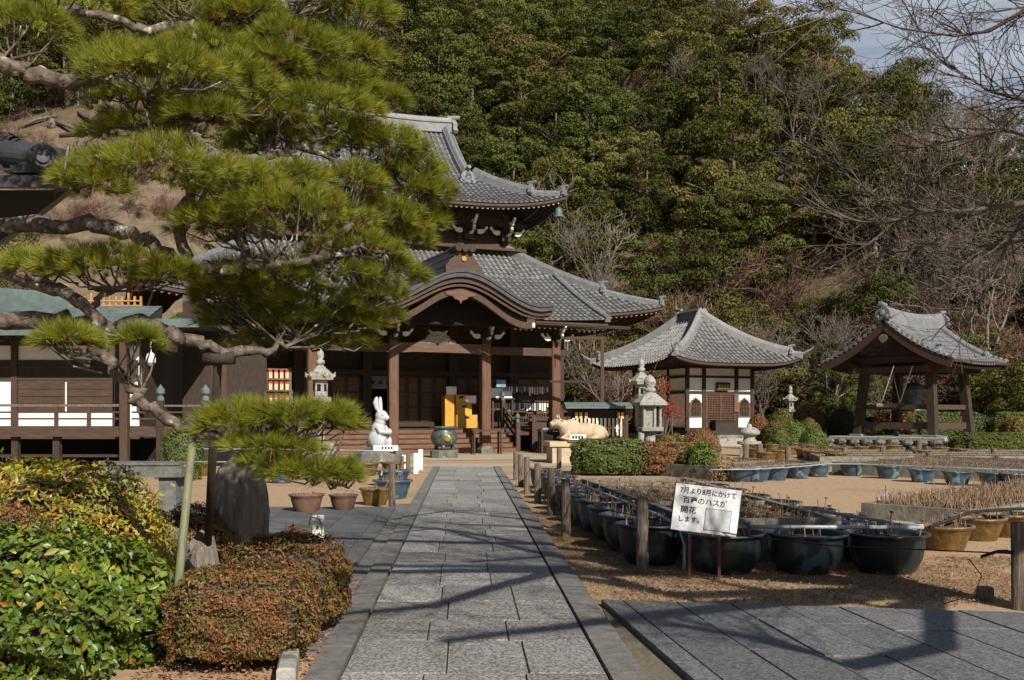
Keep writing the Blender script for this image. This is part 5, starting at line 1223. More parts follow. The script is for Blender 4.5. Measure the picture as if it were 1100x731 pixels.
front = [(2.18, 10.02), (3.0, 9.98), (3.82, 9.98)]
nm = ['dark blue glazed pot with a wire round it standing under the sign', 'dark blue glazed pot between two others at the front of the lotus bed', 'dark blue glazed pot at the front corner of the lotus bed']
for (x, y), l in zip(front, nm): pot((x, y, 0), .395, .40, 'round', 'potdark', l, 'dark lotus pots before the front of the near bed', seed=int(x * 7))
back = [(3.62, 13.6), (3.75, 12.5), (3.86, 11.65), (3.5, 14.7), (3.42, 15.8), (3.36, 16.9), (3.92, 10.75)]
for i, (x, y) in enumerate(sorted(back, key=lambda q: q[1])): pot((x, y, 0), .35, .40, 'round', 'potdark', f'{ORD[i]} dark glazed pot along the right side of the near lotus bed', 'dark lotus pots on the right of the near bed', seed=i + 3)
far = [(799, 518.7), (817, 518.5), (837, 517), (861, 515), (883, 513), (919, 512), (959, 515), (996, 519), (1034, 522.3), (1073, 524), (1098, 525.5)]
farp = [ground_at(*q) + V3(0, .28, 0) for q in far]
for i, p in enumerate(farp): pot(p, .31, .32, 'bowl', 'potblue', f'{ORD[i]} blue glazed pot from the hedge end in the far row along the low wall', 'blue lotus pots in the far row', rim='potrim', seed=i)
yel = [((1026, 594), .32, .29), ((1062, 583), .33, .29), ((1093, 579), .35, .30), ((1028, 577), .27, .12)]
for i, (q, r, h) in enumerate(yel): pot(ground_at(*q) + V3(0, .3, 0), r, h, 'bowl', 'potyellow', ['amber glazed pot with leaf pattern nearest the right fence post', 'amber glazed pot behind the leaf patterned one by the right lotus bed', 'amber glazed pot at the picture edge by the right lotus bed', 'shallow amber dish at the corner of the right lotus bed'][i], 'amber pots by the right bed', rim='potrim', seed=i)
leftp = [((366, 553), .225, .30, 'potclay', 'clay', 'reddish clay pot at the edge of the left paving'), ((326, 555), .27, .33, 'potclay', 'clay', 'brown clay pot beside the stone monument under the low pine bough'), ((401, 544), .27, .30, 'potyellow', 'bowl', 'amber pot beside the wooden stake on the left of the path'),
         ((420, 537), .36, .36, 'potblue', 'bowl', 'bright blue pot behind the wooden stake on the left of the path'), ((421, 523), .37, .36, 'potblue', 'bowl', 'blue pot behind another blue pot on the left of the path'), ((393, 512), .30, .34, 'potyellow', 'bowl', 'amber pot left of its twin below the rabbit statue'), ((421, 511), .32, .34, 'potyellow', 'bowl', 'amber pot right of its twin below the rabbit statue'),
         ((365, 513), .3, .32, 'potyellow', 'bowl', 'amber pot mostly behind the low pine bough left of the rabbit'), ((330, 516), .3, .32, 'potyellow', 'bowl', 'amber pot behind the stone monument'), ((300, 520), .3, .3, 'potblue', 'bowl', 'blue pot in the shade left of the stone monument'), ((210, 512), .34, .34, 'potyellow', 'bowl', 'amber pot behind the leaning bamboo prop'), ((170, 513), .34, .34, 'potyellow', 'bowl', 'amber pot beside the granite bench')]
for i, (q, r, h, g, kd, l) in enumerate(leftp): pot(ground_at(*q) + V3(0, .25, 0), r, h, kd, g, l, 'pots on the left of the path', rim='potrim' if g != 'potclay' else 'potclay', seed=i)
frng = random.Random(9); farlist = [(812, 492), (823, 497), (838, 494), (848, 489), (863, 492), (873, 495), (889, 494), (829, 486), (852, 484), (905, 490), (925, 489), (942, 488), (958, 487), (898, 498), (868, 487), (1010, 490), (1030, 492), (990, 494)]
for i, q in enumerate(farlist): pot(ground_at(*q), frng.uniform(.3, .42), .34, 'bowl', 'potyellow', 'amber glazed pot in the distant rows before the small hall and bell tower', 'distant amber pots', rim='potrim', seed=i)

# ------------------------------------------------------------------ lotus beds
def bed(name, label, quad, h, th, cross=(), stalks=900, mud=.75, hmax=.16):
    """low concrete walls round a quad of ground points; mud and dead stalks inside"""
    q = [Vector((x, y, 0)) for x, y in quad]; c = sum(q, Vector()) / 4; t = thing(name, label, 'lotus bed', c, 0, 'concrete lotus beds'); m = MB()
    def wall(a, b, hh): m.beam(a - c + V3(0, 0, hh / 2), b - c + V3(0, 0, hh / 2), th, hh)
    for i in range(4):
        a, b = q[i], q[(i + 1) % 4]; d = (b - a).normalized(); wall(a + d * (-th / 2 if i % 2 == 0 else th / 2), b + d * (th / 2 if i % 2 == 0 else -th / 2), h + (.0 if i % 2 else .003))
    for f in cross:
        a, b = q[0].lerp(q[3], f), q[1].lerp(q[2], f); d = (b - a).normalized(); wall(a + d * th * .5, b - d * th * .5, h - .008)
    m.build('concrete_wall', M['concrete'], t)
    m = MB(); m.add([p - c + V3(0, 0, h * mud) for p in q], [(0, 1, 2, 3)]); m.build('mud', M['soil'], t)
    m = MB(); rs = random.Random(stalks)
    for i in range(stalks):
        u, v = rs.uniform(.03, .97), rs.uniform(.02, .98); p = q[0].lerp(q[1], u).lerp(q[3].lerp(q[2], u), v) - c + V3(0, 0, h * mud - .01); l = rs.uniform(.04, hmax) * (1.8 if rs.random() < .06 else 1)
        d = V3(rs.uniform(-.3, .3), rs.uniform(-.3, .3), 1).normalized(); m.tube([p, p + d * l], rs.uniform(.004, .008), 4, False)
        if rs.random() < .12: e = V3(rs.uniform(-1, 1), rs.uniform(-1, 1), -.2).normalized(); m.tube([p + d * l, p + d * l + e * .07], .004, 3, False)
    for i in range(stalks // 2):
        u, v = rs.uniform(.03, .97), rs.uniform(.02, .98); p = q[0].lerp(q[1], u).lerp(q[3].lerp(q[2], u), v) - c + V3(0, 0, h * mud + .012); m.sphere(p, (rs.uniform(.02, .06), rs.uniform(.02, .05), .01), 5, 3)
    props(m.build('dead_stalks', M['stalk'], t), kind='stuff')
bed('lotus_bed', 'long concrete lotus bed ringed by dark pots behind the sign', [(2.0, 10.62), (3.55, 10.72), (3.1, 17.6), (1.28, 17.4)], .47, .09, (.33, .62, .85), 1300, .86, .10)
bed('lotus_bed', 'low concrete lotus bed full of pink brown stubble beside the amber pots', [(5.5, 15.2), (6.6, 14.05), (11.2, 18.0), (10.0, 19.3)], .23, .10, (), 2600, .85, .2)
bed('lotus_bed', 'far concrete lotus bed behind the row of blue pots at the hedge end', [(5.35, 23.5), (8.35, 26.4), (6.6, 29.2), (3.6, 26.2)], .33, .12, (.5,), 500, .85, .10)
bed('lotus_bed', 'far concrete lotus bed behind the row of blue pots at the right', [(8.75, 26.5), (12.4, 22.6), (16.4, 26.6), (12.6, 30.6)], .33, .12, (.5,), 700, .85, .10)
bed('lotus_bed', 'low concrete lotus bed by the distant stakes under the bell tower', [(9.8, 31.0), (18.5, 31.5), (19.5, 37), (11.0, 37)], .28, .12, (.35, .65), 600, .85, .12)
def pipe(pts, label, r=.017, name='water_pipe', m='pipe', group=None):
    pts = [Vector(p) for p in pts]; mb = MB(); mb.tube([p - pts[0] for p in pts], r, 8); return props(mb.build(name, M[m], None, True, pts[0]), label, 'pipe' if m == 'pipe' else 'wire', group)
pipe([(.72, 20.5, .48), (1.12, 15.5, .49), (1.62, 10.9, .49), (1.74, 10.2, .44), (1.78, 10.07, .25), (1.76, 10.0, .02)], 'grey water pipe running along the pots beside the path')
pipe([(2.05, 9.97, .462), (3.0, 9.92, .463), (4.16, 9.88, .462)], 'pale grey pipe laid across the front pots of the near bed', .02)
pipe([(3.5, 11.4, .50), (3.85, 10.4, .485), (4.17, 9.92, .475)], 'grey pipe along the right edge of the near bed')
pipe([(x, y - .05, .33) for x, y in [(4.6, 22.7), (5.6, 22.9), (7.0, 24.0), (8.2, 25.4), (9.0, 25.4), (10.6, 23.6), (12.4, 21.8)]], 'thin pipe along the rims of the far blue pots', .014)
pipe([(4.85, 11.35, .30), (5.6, 11.9, .42), (6.2, 12.4, .40), (7.2, 12.9, .38)], 'bent hose between the amber pots', .02, m='wire')
pipe([(5.75, 15.4, .25), (5.9, 15.5, .32), (6.05, 15.75, .36), (6.15, 15.85, .30)], 'short bent tap pipe on the corner of the right bed', .014)
pipe([(-9.5, 26.5, .68), (-6.5, 26.3, .68), (-4.0, 26.4, .64), (-3.2, 26.3, .62)], 'long pale pipe above the left pots near the rabbit', .02)
pipe([(-9.0, 21.3, .58), (-4.2, 21.5, .56), (-2.55, 19.2, .50), (-2.5, 18.7, .45)], 'pale pipe bent down across the blue pots left of the path', .018)

# ------------------------------------------------------------------ stakes and wires
def stake(loc, h, r, label, group, mtl='wood_grey', n=9):
    m = MB(); rs = random.Random(int(loc[0] * 97 + loc[1] * 13)); a = V3(rs.uniform(-.012, .012), rs.uniform(-.012, .012), 0)
    m.tube([(0, 0, -.05), a * .5 + V3(0, 0, h * .5), a + V3(0, 0, h - .012), a + V3(0, 0, h)], [r * 1.04, r, r * .97, r * .86], n)
    o = m.build('wooden_stake', M[mtl], None, False, loc, rs.uniform(0, 6)); props(o, label, 'post', group)
    s = o.modifiers.new('b', 'BEVEL'); s.width = .004; s.segments = 1; return o
pst = [((690, 616), 82), ((608, 578), 63), ((592, 554), 51), ((577.7, 541), 43), ((566, 531), 40), ((559.6, 523), 35), ((554, 516), 31)]
pp = []
for i, (q, hp) in enumerate(pst):
    p = ground_at(*q); pp.append((p, hp / FPX * p.y)); stake(p, hp / FPX * p.y, .063, f'{ORD[i]} weathered wooden stake from the sign beside the stone path', 'wooden stakes on the right of the path')
stake(gxy(600.5, 26.6), .70, .07, 'wooden stake standing apart before the ox plinth', 'wooden stakes on the right of the path')
for i in range(len(pp) - 1):
    (a, ha), (b, hb) = pp[i], pp[i + 1]; a = a + V3(.07, 0, ha * .72); b = b + V3(.07, 0, hb * .72); pipe([a, a.lerp(b, .5) - V3(0, 0, .05), b], 'thin black wire strung between the stakes beside the path', .006, 'fence_wire', 'wire', 'wires strung between the stakes')
fp = ground_at(1095, 655); stake(fp, .72, .058, 'mossy fence post at the end of the black wire on the right', 'wooden stakes on the right of the path')
(a, ha) = pp[0]; a = a + V3(0, 0, .56); b = fp + V3(-.05, 0, .46)
pipe([a, V3(2.2, 9.4, .44), V3(3.0, 9.1, .38), b], 'black wire sagging across the front pots to the mossy post', .006, 'fence_wire', 'wire')
pipe([b + V3(-.25, .03, -.03), b + V3(-.12, .02, .015), b + V3(-.05, 0, .02), b], 'knotted black wire end on the mossy post', .014, 'fence_wire', 'wire')
pipe([b + V3(-.32, .1, -.06), b + V3(-.2, .12, -.2), b + V3(-.28, .1, -.36), b + V3(-.5, .15, -.44)], 'loose curl of black wire hanging near the mossy post', .005, 'fence_wire', 'wire')
t = ground_at(1058, 645); m = MB(); m.lathe([(.075, 0), (.072, .10), (.066, .115)], 10); props(m.build('cut_stump', M['wood_grey'], None, False, t), 'short cut wooden stub on the dry grass near the mossy post', 'stump')
lft = [((421, 548), 49, 'rough wooden stake beside the bright blue pot left of the path'), ((438, 511), 24, 'forked wooden stake near the white markers left of the path'), ((432, 512), 22, 'thin wooden stake leaning at the amber pots left of the path')]
for q, hp, l in lft: p = ground_at(*q); stake(p, hp / FPX * p.y, .06, l, 'wooden stakes on the left of the path')
for q, hp, l in (((434, 505), 16, 'small white marker post nearest the rabbit plinth'), ((447, 509), 22, 'white marker post nearest the stone path'), ((452, 505), 22, 'white marker post just behind the one nearest the path')):
    p = ground_at(*q); m = MB(); h = hp / FPX * p.y; m.bbox((-.06, -.06, 0), (.06, .06, h), .01); props(m.build('marker_post', M['white'], None, False, p), l, 'post', 'white marker posts')
for i, (x, y0, y1) in enumerate([(847, 496, 480), (907, 493, 481), (948, 493, 480), (987, 492, 473), (998, 499, 486), (1057, 491, 483), (1068, 495, 482), (1073, 501, 490), (1045, 501, 493), (965, 499, 490), (801, 498, 477), (816, 497, 477)]):
    p = ground_at(x, y1 + 22 if False else y0); stake(p, (y0 - y1) / FPX * p.y, .11, 'grey wooden stake among the distant lotus beds', 'distant wooden stakes')
# ------------------------------------------------------------------ the notice board
sg = ground_at(757, 623); sn = thing('notice_board', 'white notice board with black Japanese lettering on two reddish posts', 'sign', sg)
def sl(px, py): p = at(px, py, sg.y); return (p.x - sg.x, p.z)
ang = R(-7); cx_, cz_ = sl(758.5, 548); W_, H_ = .640, .452
m = MB(); m.T = Matrix.Translation((cx_, 0, cz_)) @ Matrix.Rotation(-ang, 4, 'Y'); m.bbox((-W_ / 2, -.006, -H_ / 2), (W_ / 2, .008, H_ / 2), .003); bd = m.build('board', M['signwhite'], sn)
m = MB(); m.T = Matrix.Translation((cx_, .009, cz_)) @ Matrix.Rotation(-ang, 4, 'Y'); e = .006
m.box((-W_ / 2 - e, 0, H_ / 2 - .01), (W_ / 2 + e, .014, H_ / 2 + e)); m.box((-W_ / 2 - e, 0, -H_ / 2 - e), (-W_ / 2 + .012, .014, H_ / 2 - .0105)); m.box((W_ / 2 - .012, 0, -H_ / 2 - e), (W_ / 2 + e, .014, H_ / 2 - .0105)); m.build('backing_frame', M['signred'], sn)
for px in (741, 773):
    x, _z = sl(px, 600); m = MB(); m.box((x - .014, .012, 0), (x + .014, .036, cz_ + .1)); m.build('post', M['signred'], sn)
def text_mesh(s, size):
    cu = bpy.data.curves.new('t', 'FONT'); cu.body = s; cu.size = size; cu.align_x = 'LEFT'; cu.align_y = 'CENTER'; cu.offset = .0014; cu.resolution_u = 4
    ob = bpy.data.objects.new('t', cu); COL.objects.link(ob); bpy.context.view_layer.update()
    me = bpy.data.meshes.new_from_object(ob.evaluated_get(bpy.context.evaluated_depsgraph_get())); bpy.data.objects.remove(ob); return me
for s, u, v, size, wmax in (('7月より8月にかけて', -.272, .163, .066, .545), ('百種のハスが', -.235, .072, .070, .43), ('開花', -.245, -.022, .072, .15), ('します。', -.255, -.115, .062, .20)):
    me = text_mesh(s, size); xs2 = [v_.co.x for v_ in me.vertices]; k = wmax / (max(xs2) - min(xs2)) if xs2 else 1; x0 = min(xs2) if xs2 else 0
    for v_ in me.vertices: v_.co.x = (v_.co.x - x0) * k
    me.materials.clear(); me.materials.append(M['ink'])
    o = link('lettering', me, bd); o.matrix_local = Matrix.Translation((cx_, 0, cz_)) @ Matrix.Rotation(-ang, 4, 'Y') @ Matrix.Translation((u, -.0075, v)) @ Matrix.Rotation(R(90), 4, 'X')
m = MB(); m.T = Matrix.Translation((cx_, 0, cz_)) @ Matrix.Rotation(-ang, 4, 'Y'); m.box((.0, -.011, -.19), (.245, -.0065, .015)); m.build('blank_sheet', mat('grey_sheet', (.62, .64, .67), rough=.6), bd)
m = MB(); m.T = Matrix.Translation((cx_, 0, cz_)) @ Matrix.Rotation(-ang, 4, 'Y')
for a, b in (((-.004, -.0125, -.194), (.0, -.0066, .019)), ((.245, -.0125, -.194), (.249, -.0066, .019)), ((.0, -.0125, .015), (.245, -.0066, .019)), ((.0, -.0125, -.194), (.245, -.0066, -.190))): m.box(a, b)
m.build('sheet_border', M['concrete'], bd)

# ------------------------------------------------------------------ left: monument, rocks, bench, kerb, marker
p = ground_at(255, 606); m = MB(); rs = random.Random(4); vs = []; n = 22; L_ = 14
mo = thing('stone_monument', 'tall grooved natural stone slab standing under the low pine bough', 'monument', p)
for i in range(L_ + 1):
    z = 1.22 * i / L_; f = 1 - .42 * max(0, (z - .55) / .67) ** 1.6
    if i == L_: f *= .55
    for j in range(n):
        a = 2 * math.pi * j / n; q = (abs(math.cos(a)) ** .75 * (1 if math.cos(a) > 0 else -1), abs(math.sin(a)) ** .75 * (1 if math.sin(a) > 0 else -1)); g_ = 1 + .03 * math.sin(j * 2.9 + i * .12) + rs.uniform(-.012, .012)
        vs.append((q[0] * .325 * f * g_ + .03 * z, q[1] * .17 * f * g_, z - .04 + (.05 * math.cos(a) if i >= L_ - 1 else 0)))
m.add(vs, [(i * n + j, i * n + (j + 1) % n, (i + 1) * n + (j + 1) % n, (i + 1) * n + j) for i in range(L_) for j in range(n)] + [tuple(L_ * n + j for j in range(n))]); m.build('slab', M['slab'], mo, True)
def rock(loc, d, label, mt='stone_dark', seed=0):
    m = MB(); rs = np.random.default_rng(seed); m.sphere((0, 0, d[2] * .42), (d[0], d[1], d[2] * .6), 12, 8)
    V = np.array(m.v); k = unit(9, rs)
    for q in k:                                     # cut flat faces so the rock is angular
        dd = (V - [0, 0, d[2] * .42]) @ q; lim = np.quantile(dd, .86); V = V - np.where(dd > lim, dd - lim, 0)[:, None] * q
    m.v = [tuple(v) for v in V + rs.normal(size=V.shape) * .008]; return props(m.build('garden_rock', M[mt], None, False, loc), label, 'rock', 'garden rocks')
rock(gxy(184, 8.5), (.19, .16, .66), 'mossy dark rock left of the leaning bamboo prop', seed=1); rock(gxy(216, 8.9), (.16, .14, .56), 'pale speckled upright rock right of the bamboo prop', 'slab', seed=2); rock(gxy(196, 8.3), (.17, .12, .36), 'low pointed rock at the foot of the bamboo prop', 'slab', seed=5)
bn = thing('granite_bench', 'grey granite bench with thick slab legs in the shade of the pine', 'bench', gxy(158, 15.0))
m = MB(); m.bbox((-.55, -.28, .66), (.62, .28, .84), .015); m.bbox((-.62, -.3, .842), (.6, .3, .88), .01); m.build('seat_slab', M['stone_dark'], bn)  # darker stone puts the pine's shade into the bench colour
for x in (-.35, .38): m = MB(); m.bbox((x - .13, -.2, 0), (x + .13, .2, .66), .01); m.build('leg', M['stone_dark'], bn)
m = MB(); kp = ground_at(312, 731); m.bbox((-.055, -.05, 0), (.055, .62, .13), .012); props(m.build('kerb_stone', M['stone'], None, False, V3(-1.32, 5.72, 0), R(10)), 'short pale granite kerb stone at the foot of the bronze azalea', 'kerb stone')
pm = ground_at(342, 586); m = MB(); m.bbox((-.07, -.035, 0), (.07, .035, .37), .008); props(m.build('name_post', M['whitepaint'], None, False, pm, R(8)), 'small chipped white name post with a vine beside the azalea', 'post')
m = MB(); rs = random.Random(8); pts = [V3(-.28, -.05, .02), V3(-.22, -.04, .14), V3(-.12, -.05, .20), V3(-.08, -.05, .36), V3(.02, -.05, .33), V3(.06, -.05, .2)]; m.tube(pts, .008, 5); vi = thing('vine', 'thin pale vine with reddish leaves climbing the white name post', 'plant', pm); m.build('stem', M['bamboo'], vi)
k = 34; Pn = np.array([list(pts[rs.randrange(1, 6)] + V3(rs.uniform(-.05, .07), rs.uniform(-.03, .0), rs.uniform(-.1, .05))) for _ in range(k)]); link('leaves', leaves('leaves', Pn, unit(k), .035, .028, M['leaf_tip']), vi)
# ------------------------------------------------------------------ clipped bushes and hedges
def bush(name, label, c, d, n, lw, mt, kind='ball', cat='bush', group='clipped bushes and hedges', lump=.10, seed=0, rz=0, z0=.0, core=.76, bark='wood_dark', jit=.6, low=-.62, pw=6.0, mix=None):
    """foliage of separate leaves over an uneven body, on a twiggy heart"""
    r = np.random.default_rng(seed + 100); dx, dy, dz = d
    t = thing(name, label, cat, (c[0], c[1], 0), rz, group)
    def surf(v):
        if kind == 'ball': p = v.copy()
        else:
            p_ = pw; p = v / ((np.abs(v) ** p_).sum(1) ** (1 / p_))[:, None]
        w_ = 1 + lump * (np.sin(v[:, 0] * 5 + seed) * np.cos(v[:, 1] * 6 + 2 * seed) + .6 * np.sin(v[:, 2] * 9 + v[:, 0] * 7 + seed) + .4 * np.sin(v[:, 1] * 17 + v[:, 2] * 13))
        return p * w_[:, None]
    v = unit(n * 2, r) if kind == 'ball' else r.uniform(-1, 1, (n * 2, 3))
    if kind != 'ball':
        a = np.abs(v).argmax(1); v[np.arange(len(v)), a] = np.sign(v[np.arange(len(v)), a])
        pr = np.array([dy * dz, dx * dz, dx * dy]) / max(dy * dz, dx * dz, dx * dy); v = v[r.random(len(v)) < pr[a]]
    v = v[v[:, 2] > (low if kind == 'ball' else -.97)][:n]
    q = surf(v) * (1 - np.abs(r.normal(size=len(v))) * .085)[:, None]
    P_ = q * [dx, dy, dz / 2 if kind != 'ball' else dz * .62]; P_[:, 2] += z0 + (dz / 2 if kind != 'ball' else dz * .40)
    P_[:, 2] = np.maximum(P_[:, 2], .015)
    N_ = nrm(nrm(q / np.array([dx, dy, dz])) + unit(len(v), r) * jit + [0, 0, .15])
    m = MB()
    ll, lw_ = r.uniform(.5, 1.35, len(v)) * lw[0], r.uniform(.6, 1.25, len(v)) * lw[1]
    sel = r.random(len(v)) < (mix[1] if mix else 0)
    link('foliage', leaves('foliage', P_[~sel], N_[~sel], ll[~sel], lw_[~sel], M[mt]), t)
    if mix: link('tinted_leaves', leaves('tinted_leaves', P_[sel], N_[sel], ll[sel], lw_[sel], M[mix[0]]), t)
    if mix:                                         # stray shoots that break the clipped outline
        b_ = m; q_ = []
        for k in r.choice(len(v), 34, replace=False):
            if P_[k][2] < dz * .3: continue
            a_ = Vector(P_[k]); d_ = (Vector(N_[k]) + V3(0, 0, .7)).normalized(); l_ = r.uniform(.05, .13) * (1 + lw[0] * 6); b_.tube([a_ - d_ * .08, a_ + d_ * l_], .0022, 3, False)
            q_ += [list(a_ + d_ * l_ * f) for f in (.35, .6, .85, 1.0)]
        link('shoot_leaves', leaves('shoot_leaves', np.array(q_), unit(len(q_), r), lw[0], lw[1], M[mt]), t)
    if kind == 'ball': m.sphere((0, 0, z0 + dz * .40), (dx * core, dy * core, dz * .62 * core), 18, 12, .04)
    elif pw > 5: m.box((-dx * core, -dy * core, .05), (dx * core, dy * core, z0 + dz * (.5 + core / 2)))
    else:
        b2 = MB(); b2.sphere((0, 0, 0), 1, 20, 14); vv = nrm(np.array(b2.v)); vv = vv / ((np.abs(vv) ** pw).sum(1) ** (1 / pw))[:, None] * core * [dx, dy, dz / 2] + [0, 0, z0 + dz / 2]
        m.add([tuple(p) for p in vv], b2.f)
    zz = [max(p[2], .0) for p in m.v]; m.v = [(p[0], p[1], z) for p, z in zip(m.v, zz)]
    m.build('twigs', M[bark], t)
    return t
bush('glossy_bush', 'large bush of glossy bright green leaves in the near left corner', (-3.08, 6.25), (.97, .60, .86), 9500, (.074, .041), 'leaf_gloss', lump=.12, mix=('leaf_tip', .05), seed=1, jit=.9, low=-.8, core=.72)
bush('tipped_bush', 'bush with yellow and orange tipped leaves behind the glossy green one', (-3.75, 8.0), (1.0, .72, 1.22), 13500, (.055, .022), 'leaf_tip', lump=.09, mix=('leaf_gloss', .12), seed=2, jit=.85, low=-.6)
bush('brown_bush', 'small dull brown bush at the left between the two leafy ones', (-3.72, 7.05), (.5, .38, .98), 9000, (.026, .014), 'leaf_azalea', seed=3)
bush('azalea', 'low bronze brown azalea mound nearest the kerb stone', (-1.74, 6.30), (.47, .42, .62), 27000, (.028, .014), 'leaf_azalea', 'box', lump=.07, jit=.9, seed=4, pw=3.0, rz=R(8), core=.86, mix=('leaf_hedge', .16), group='bronze azaleas left of the path')
bush('azalea', 'bronze azalea mound beside the path below the white name post', (-1.66, 7.25), (.44, .50, .70), 24000, (.030, .015), 'leaf_azalea', 'box', lump=.07, jit=.9, seed=5, pw=3.0, core=.86, mix=('leaf_hedge', .16), group='bronze azaleas left of the path')
bush('azalea', 'brownish azalea behind the bamboo prop and left of the monument', (-3.35, 10.2), (.45, .4, .66), 8000, (.032, .017), 'leaf_azalea', seed=6, group='bronze azaleas left of the path')
bush('azalea', 'brownish azalea at the right edge of the stone monument', (-2.22, 10.0), (.24, .3, .44), 5000, (.03, .016), 'leaf_azalea', seed=7, group='bronze azaleas left of the path')
bush('azalea', 'green brown azalea between the granite bench and the bamboo prop', (-3.9, 9.2), (.45, .45, .85), 6500, (.034, .018), 'leaf_hedge', seed=8, group='bronze azaleas left of the path')
bush('cone_topiary', 'yellow green conical topiary beside the left veranda', gxy(197, 24), (.5, .5, 1.5), 5000, (.06, .03), 'leaf_bright', seed=9)
hx = lambda px, Y: (px - HX) / FPX * Y
bush('clipped_hedge', 'box clipped hedge of green leaves in front of the open stone lantern', (hx(655, 26.2), 26.2), (.98, .75, .95), 9000, (.085, .045), 'leaf_hedge', 'box', lump=.05, seed=10)
bush('clipped_hedge', 'rust tinged clipped hedge between the green hedge and the pale leafy bush', (hx(719, 26.1), 26.1), (.92, .68, .88), 9000, (.08, .04), 'leaf_azalea', 'box', lump=.05, seed=11)
bush('leafy_bush', 'loose light green bush at the right end of the clipped hedge', (hx(753, 25.0), 25.0), (.40, .45, .86), 1700, (.11, .045), 'leaf_bright', seed=12, jit=.95, lump=.2, core=.5)
bush('dry_plant', 'sparse pale dry plant beside the first far blue pots', (hx(776, 23.6), 23.6), (.34, .3, .62), 700, (.075, .03), 'dry', seed=13, core=.3)
bush('round_bush', 'big rounded rust brown bush behind the clipped hedge', (hx(753, 33), 33), (.68, .6, 1.15), 8000, (.055, .03), 'leaf_rust', lump=.03, seed=14)
bush('round_bush', 'olive brown rounded bush behind the open stone lantern', (hx(719, 31), 31), (.55, .5, 1.0), 5200, (.06, .03), 'leaf_olive', seed=15)
bush('round_bush', 'dark olive bush left of the open stone lantern', (hx(672, 31), 31), (.6, .5, .85), 4200, (.07, .04), 'leaf_olive', seed=16)
for i, (px, Y, r, h, mt, l) in enumerate([(874.5, 42, .62, 1.0, 'leaf_bright', 'bright green ball topiary nearest the bell tower'), (837, 42.5, .56, 1.0, 'leaf_hedge', 'dark green ball topiary right of the small hall'),
        (834, 45, .66, 1.35, 'leaf_olive', 'olive brown ball bush behind the dark green ball'), (852, 45.5, .6, 1.35, 'leaf_bright', 'yellowish ball bush between the two green balls'), (869, 47, .62, 1.4, 'leaf_olive', 'olive ball bush behind the bright green ball'),
        (815, 46, .62, 1.6, 'leaf_rust', 'rust brown bush against the right corner of the small hall'), (840, 49, .7, 1.9, 'leaf_olive', 'tall olive bush above the ball topiaries'), (866, 51, 1.0, 2.2, 'leaf_rust', 'rust orange bush under the trees left of the bell tower'),
        (905, 52, 1.1, 2.2, 'leaf_dark', 'dark shaded bush beside the bell tower platform'), (790, 57, .9, 1.7, 'leaf_mid', 'mid green bush behind the small hall')]):
    bush('round_bush', l, (hx(px, Y), Y), (r, r, h), 3800, (.085, .045), mt, seed=20 + i, lump=.05)
for i, (x0, x1, Y, h, mt, l) in enumerate([(975, 1062, 53, 1.75, 'leaf_hedge', 'long clipped hedge seen through the bell tower posts'), (1066, 1130, 50, 1.75, 'leaf_hedge', 'clipped hedge at the right beyond the bell tower'), (1022, 1125, 41.5, .85, 'leaf_dark', 'low dark hedge in front of the bell tower platform at the right'),
        (1078, 1125, 45, 1.5, 'leaf_olive', 'olive clipped hedge at the far right behind the low dark hedge')]):
    X0, X1 = hx(x0, Y), hx(x1, Y); bush('clipped_hedge', l, ((X0 + X1) / 2, Y), ((X1 - X0) / 2, .7, h), 9000, (.10, .055), mt, 'box', lump=.04, seed=40 + i)
bush('round_bush', 'round dark green bush at the foot of the cleared slope above the veranda roof', (hx(20, 54), 54), (2.0, 1.6, 12.6), 9000, (.16, .09), 'leaf_mid', seed=50, lump=.06)
o = thing('nandina', 'slender shrub with crimson leaves by the left wall of the small hall', 'shrub', (hx(712, 46), 46, 0)); m = MB(); rs = random.Random(2); Ps = []
for k in range(9):
    e = V3(rs.uniform(-.3, .9), rs.uniform(-.3, .3), rs.uniform(1.6, 2.9)); m.tube([(rs.uniform(-.1, .1), 0, 0), e * .5 + V3(0, 0, .2), e], [.03, .022, .01], 5); Ps += [e + V3(rs.gauss(0, .22), rs.gauss(0, .2), rs.gauss(0, .18)) for _ in range(60)]
m.build('stems', M['bark'], o); link('leaves', leaves('leaves', np.array([list(p) for p in Ps]), unit(len(Ps)), .13, .06, M['leaf_red']), o)
o = thing('maple_sapling', 'thin sapling with a few orange leaves before the small hall eave', 'sapling', (hx(722, 45), 45, 0)); m = MB(); ends = []; branch(m, (0, 0, 0), (.1, 0, 1), 1.6, .035, 0, 3, random.Random(4), 3, .6, .05, ends); m.build('stem', M['bark_pale'], o)
Pn = np.array([list(p + V3(rs.gauss(0, .15), rs.gauss(0, .15), rs.gauss(0, .12))) for p, d in ends for _ in range(9)]); link('leaves', leaves('leaves', Pn, unit(len(Pn)), .11, .07, M['leaf_rust']), o)
for i, (px, Y, s, k) in enumerate([(1085, 55, .62, 2), (1062, 57, .55, 3), (1110, 52, .6, 2), (1035, 59, .5, 3), (900, 58, .5, 5), (925, 60, .55, 1)]):
    put_tree(hx(px, Y), Y, k, s, f'{["leafy green garden tree at the far right edge", "leafy garden tree just right of the bell tower roof", "broad garden tree cut by the right edge beyond the hedge", "garden tree close behind the bell tower ridge", "dark garden tree left of the bell tower", "dark garden tree just behind the bell tower gable"][i]}', 'garden trees behind the bell tower')
